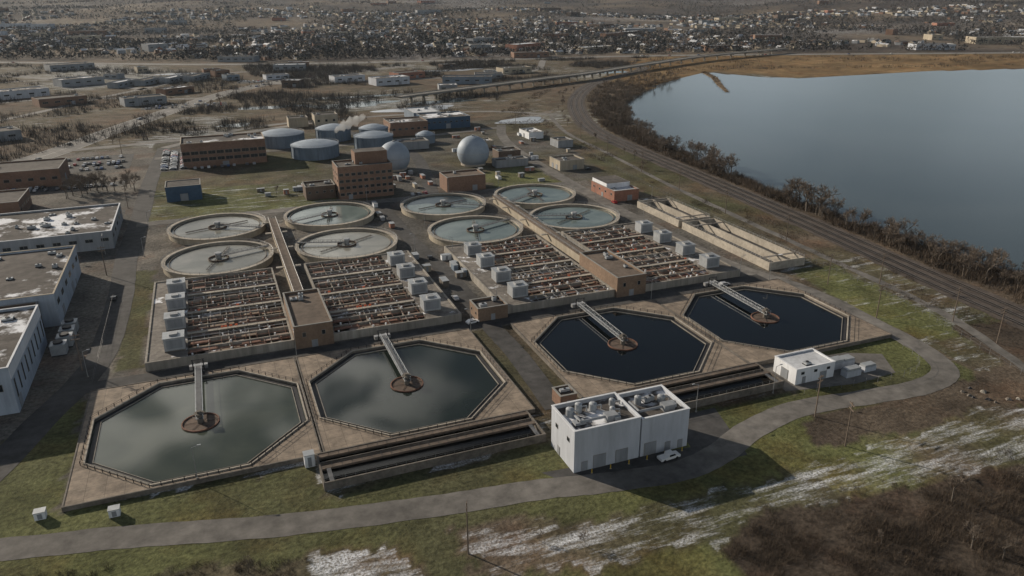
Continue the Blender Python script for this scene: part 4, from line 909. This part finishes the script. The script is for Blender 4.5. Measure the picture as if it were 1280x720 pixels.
# ------------------------------------------------------------------ world, sun, camera
el=math.radians(22); az=math.atan2(.8,-.6); sd=Vector((math.cos(el)*math.cos(az),math.cos(el)*math.sin(az),math.sin(el)))
w=bpy.data.worlds.new("World"); S.world=w; w.use_nodes=True; nt=w.node_tree; nt.nodes.clear(); N=nt.nodes.new; L=nt.links.new
sk=N("ShaderNodeTexSky"); sk.sky_type='NISHITA'; sk.sun_disc=False; sk.sun_elevation=el; sk.sun_rotation=math.atan2(sd.x,sd.y); sk.altitude=200; sk.dust_density=.8
hs=N("ShaderNodeHueSaturation"); hs.inputs["Saturation"].default_value=.85; L(sk.outputs[0],hs.inputs["Color"])
bg=N("ShaderNodeBackground"); bg.inputs[1].default_value=.05; ou=N("ShaderNodeOutputWorld")
tc=N("ShaderNodeTexCoord"); mp_=N("ShaderNodeMapping"); mp_.inputs["Scale"].default_value=(1,1,1.8); L(tc.outputs["Generated"],mp_.inputs[0])
nn=N("ShaderNodeTexNoise"); nn.inputs["Scale"].default_value=9; nn.inputs["Detail"].default_value=4; nn.inputs["Roughness"].default_value=.45; nn.inputs["Distortion"].default_value=.8; L(mp_.outputs[0],nn.inputs["Vector"])
def smr(src,a,b_,c,d):
    m=N("ShaderNodeMapRange"); m.interpolation_type='SMOOTHSTEP'; m.inputs[1].default_value=a;m.inputs[2].default_value=b_;m.inputs[3].default_value=c;m.inputs[4].default_value=d; L(src,m.inputs[0]); return m.outputs[0]
sx=N("ShaderNodeSeparateXYZ"); L(tc.outputs["Generated"],sx.inputs[0])
def mu(a,b_):
    m=N("ShaderNodeMath"); m.operation='MULTIPLY'; L(a,m.inputs[0]); L(b_,m.inputs[1]); return m.outputs[0]
fac=mu(mu(smr(nn.outputs[0],.43,.62,0,1),smr(sx.outputs[0],.36,.08,.0,1)),mu(smr(sx.outputs[2],.75,.55,.05,1),smr(sx.outputs[0],-.6,-.25,.1,1)))
mx=N("ShaderNodeMix"); mx.data_type='RGBA'; L(fac,mx.inputs[0]); L(hs.outputs[0],mx.inputs[6]); mx.inputs[7].default_value=(38,37.5,35,1)
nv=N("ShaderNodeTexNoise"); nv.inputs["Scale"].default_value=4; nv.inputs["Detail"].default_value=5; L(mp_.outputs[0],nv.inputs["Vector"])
fv=mu(mu(smr(sx.outputs[2],.36,.06,0,.9),smr(sx.outputs[0],.3,.6,0,1)),smr(nv.outputs[0],.3,.6,.45,1))  # pale low-sky veil, added to brighten what the lake reflects
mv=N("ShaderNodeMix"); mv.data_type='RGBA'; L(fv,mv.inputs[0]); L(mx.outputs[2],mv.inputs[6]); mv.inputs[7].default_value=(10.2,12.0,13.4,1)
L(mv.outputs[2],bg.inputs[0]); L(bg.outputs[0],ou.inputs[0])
sl=bpy.data.lights.new("sun",'SUN'); sl.energy=5; sl.angle=math.radians(.5); sl.color=(1,.88,.72); so=link(bpy.data.objects.new("sun",sl)); so.rotation_euler=(-sd).to_track_quat('-Z','Y').to_euler(); so["kind"]="structure"
cd=bpy.data.cameras.new("camera"); cd.sensor_width=36; cd.lens=954.9/1280*36; cd.clip_start=1; cd.clip_end=40000
p,r,th=math.radians(21.361),math.radians(-.361),math.radians(68.631)
Fv=Vector((math.cos(th)*math.cos(p),math.sin(th)*math.cos(p),-math.sin(p))); Rv=Vector((math.sin(th),-math.cos(th),0)); Uv=Vector((math.cos(th)*math.sin(p),math.sin(th)*math.sin(p),math.cos(p)))
R2=Rv*math.cos(r)+Uv*math.sin(r); U2=-Rv*math.sin(r)+Uv*math.cos(r)
co=link(bpy.data.objects.new("camera",cd)); co.matrix_world=Matrix(((R2.x,U2.x,-Fv.x,0),(R2.y,U2.y,-Fv.y,0),(R2.z,U2.z,-Fv.z,107),(0,0,0,1))); S.camera=co
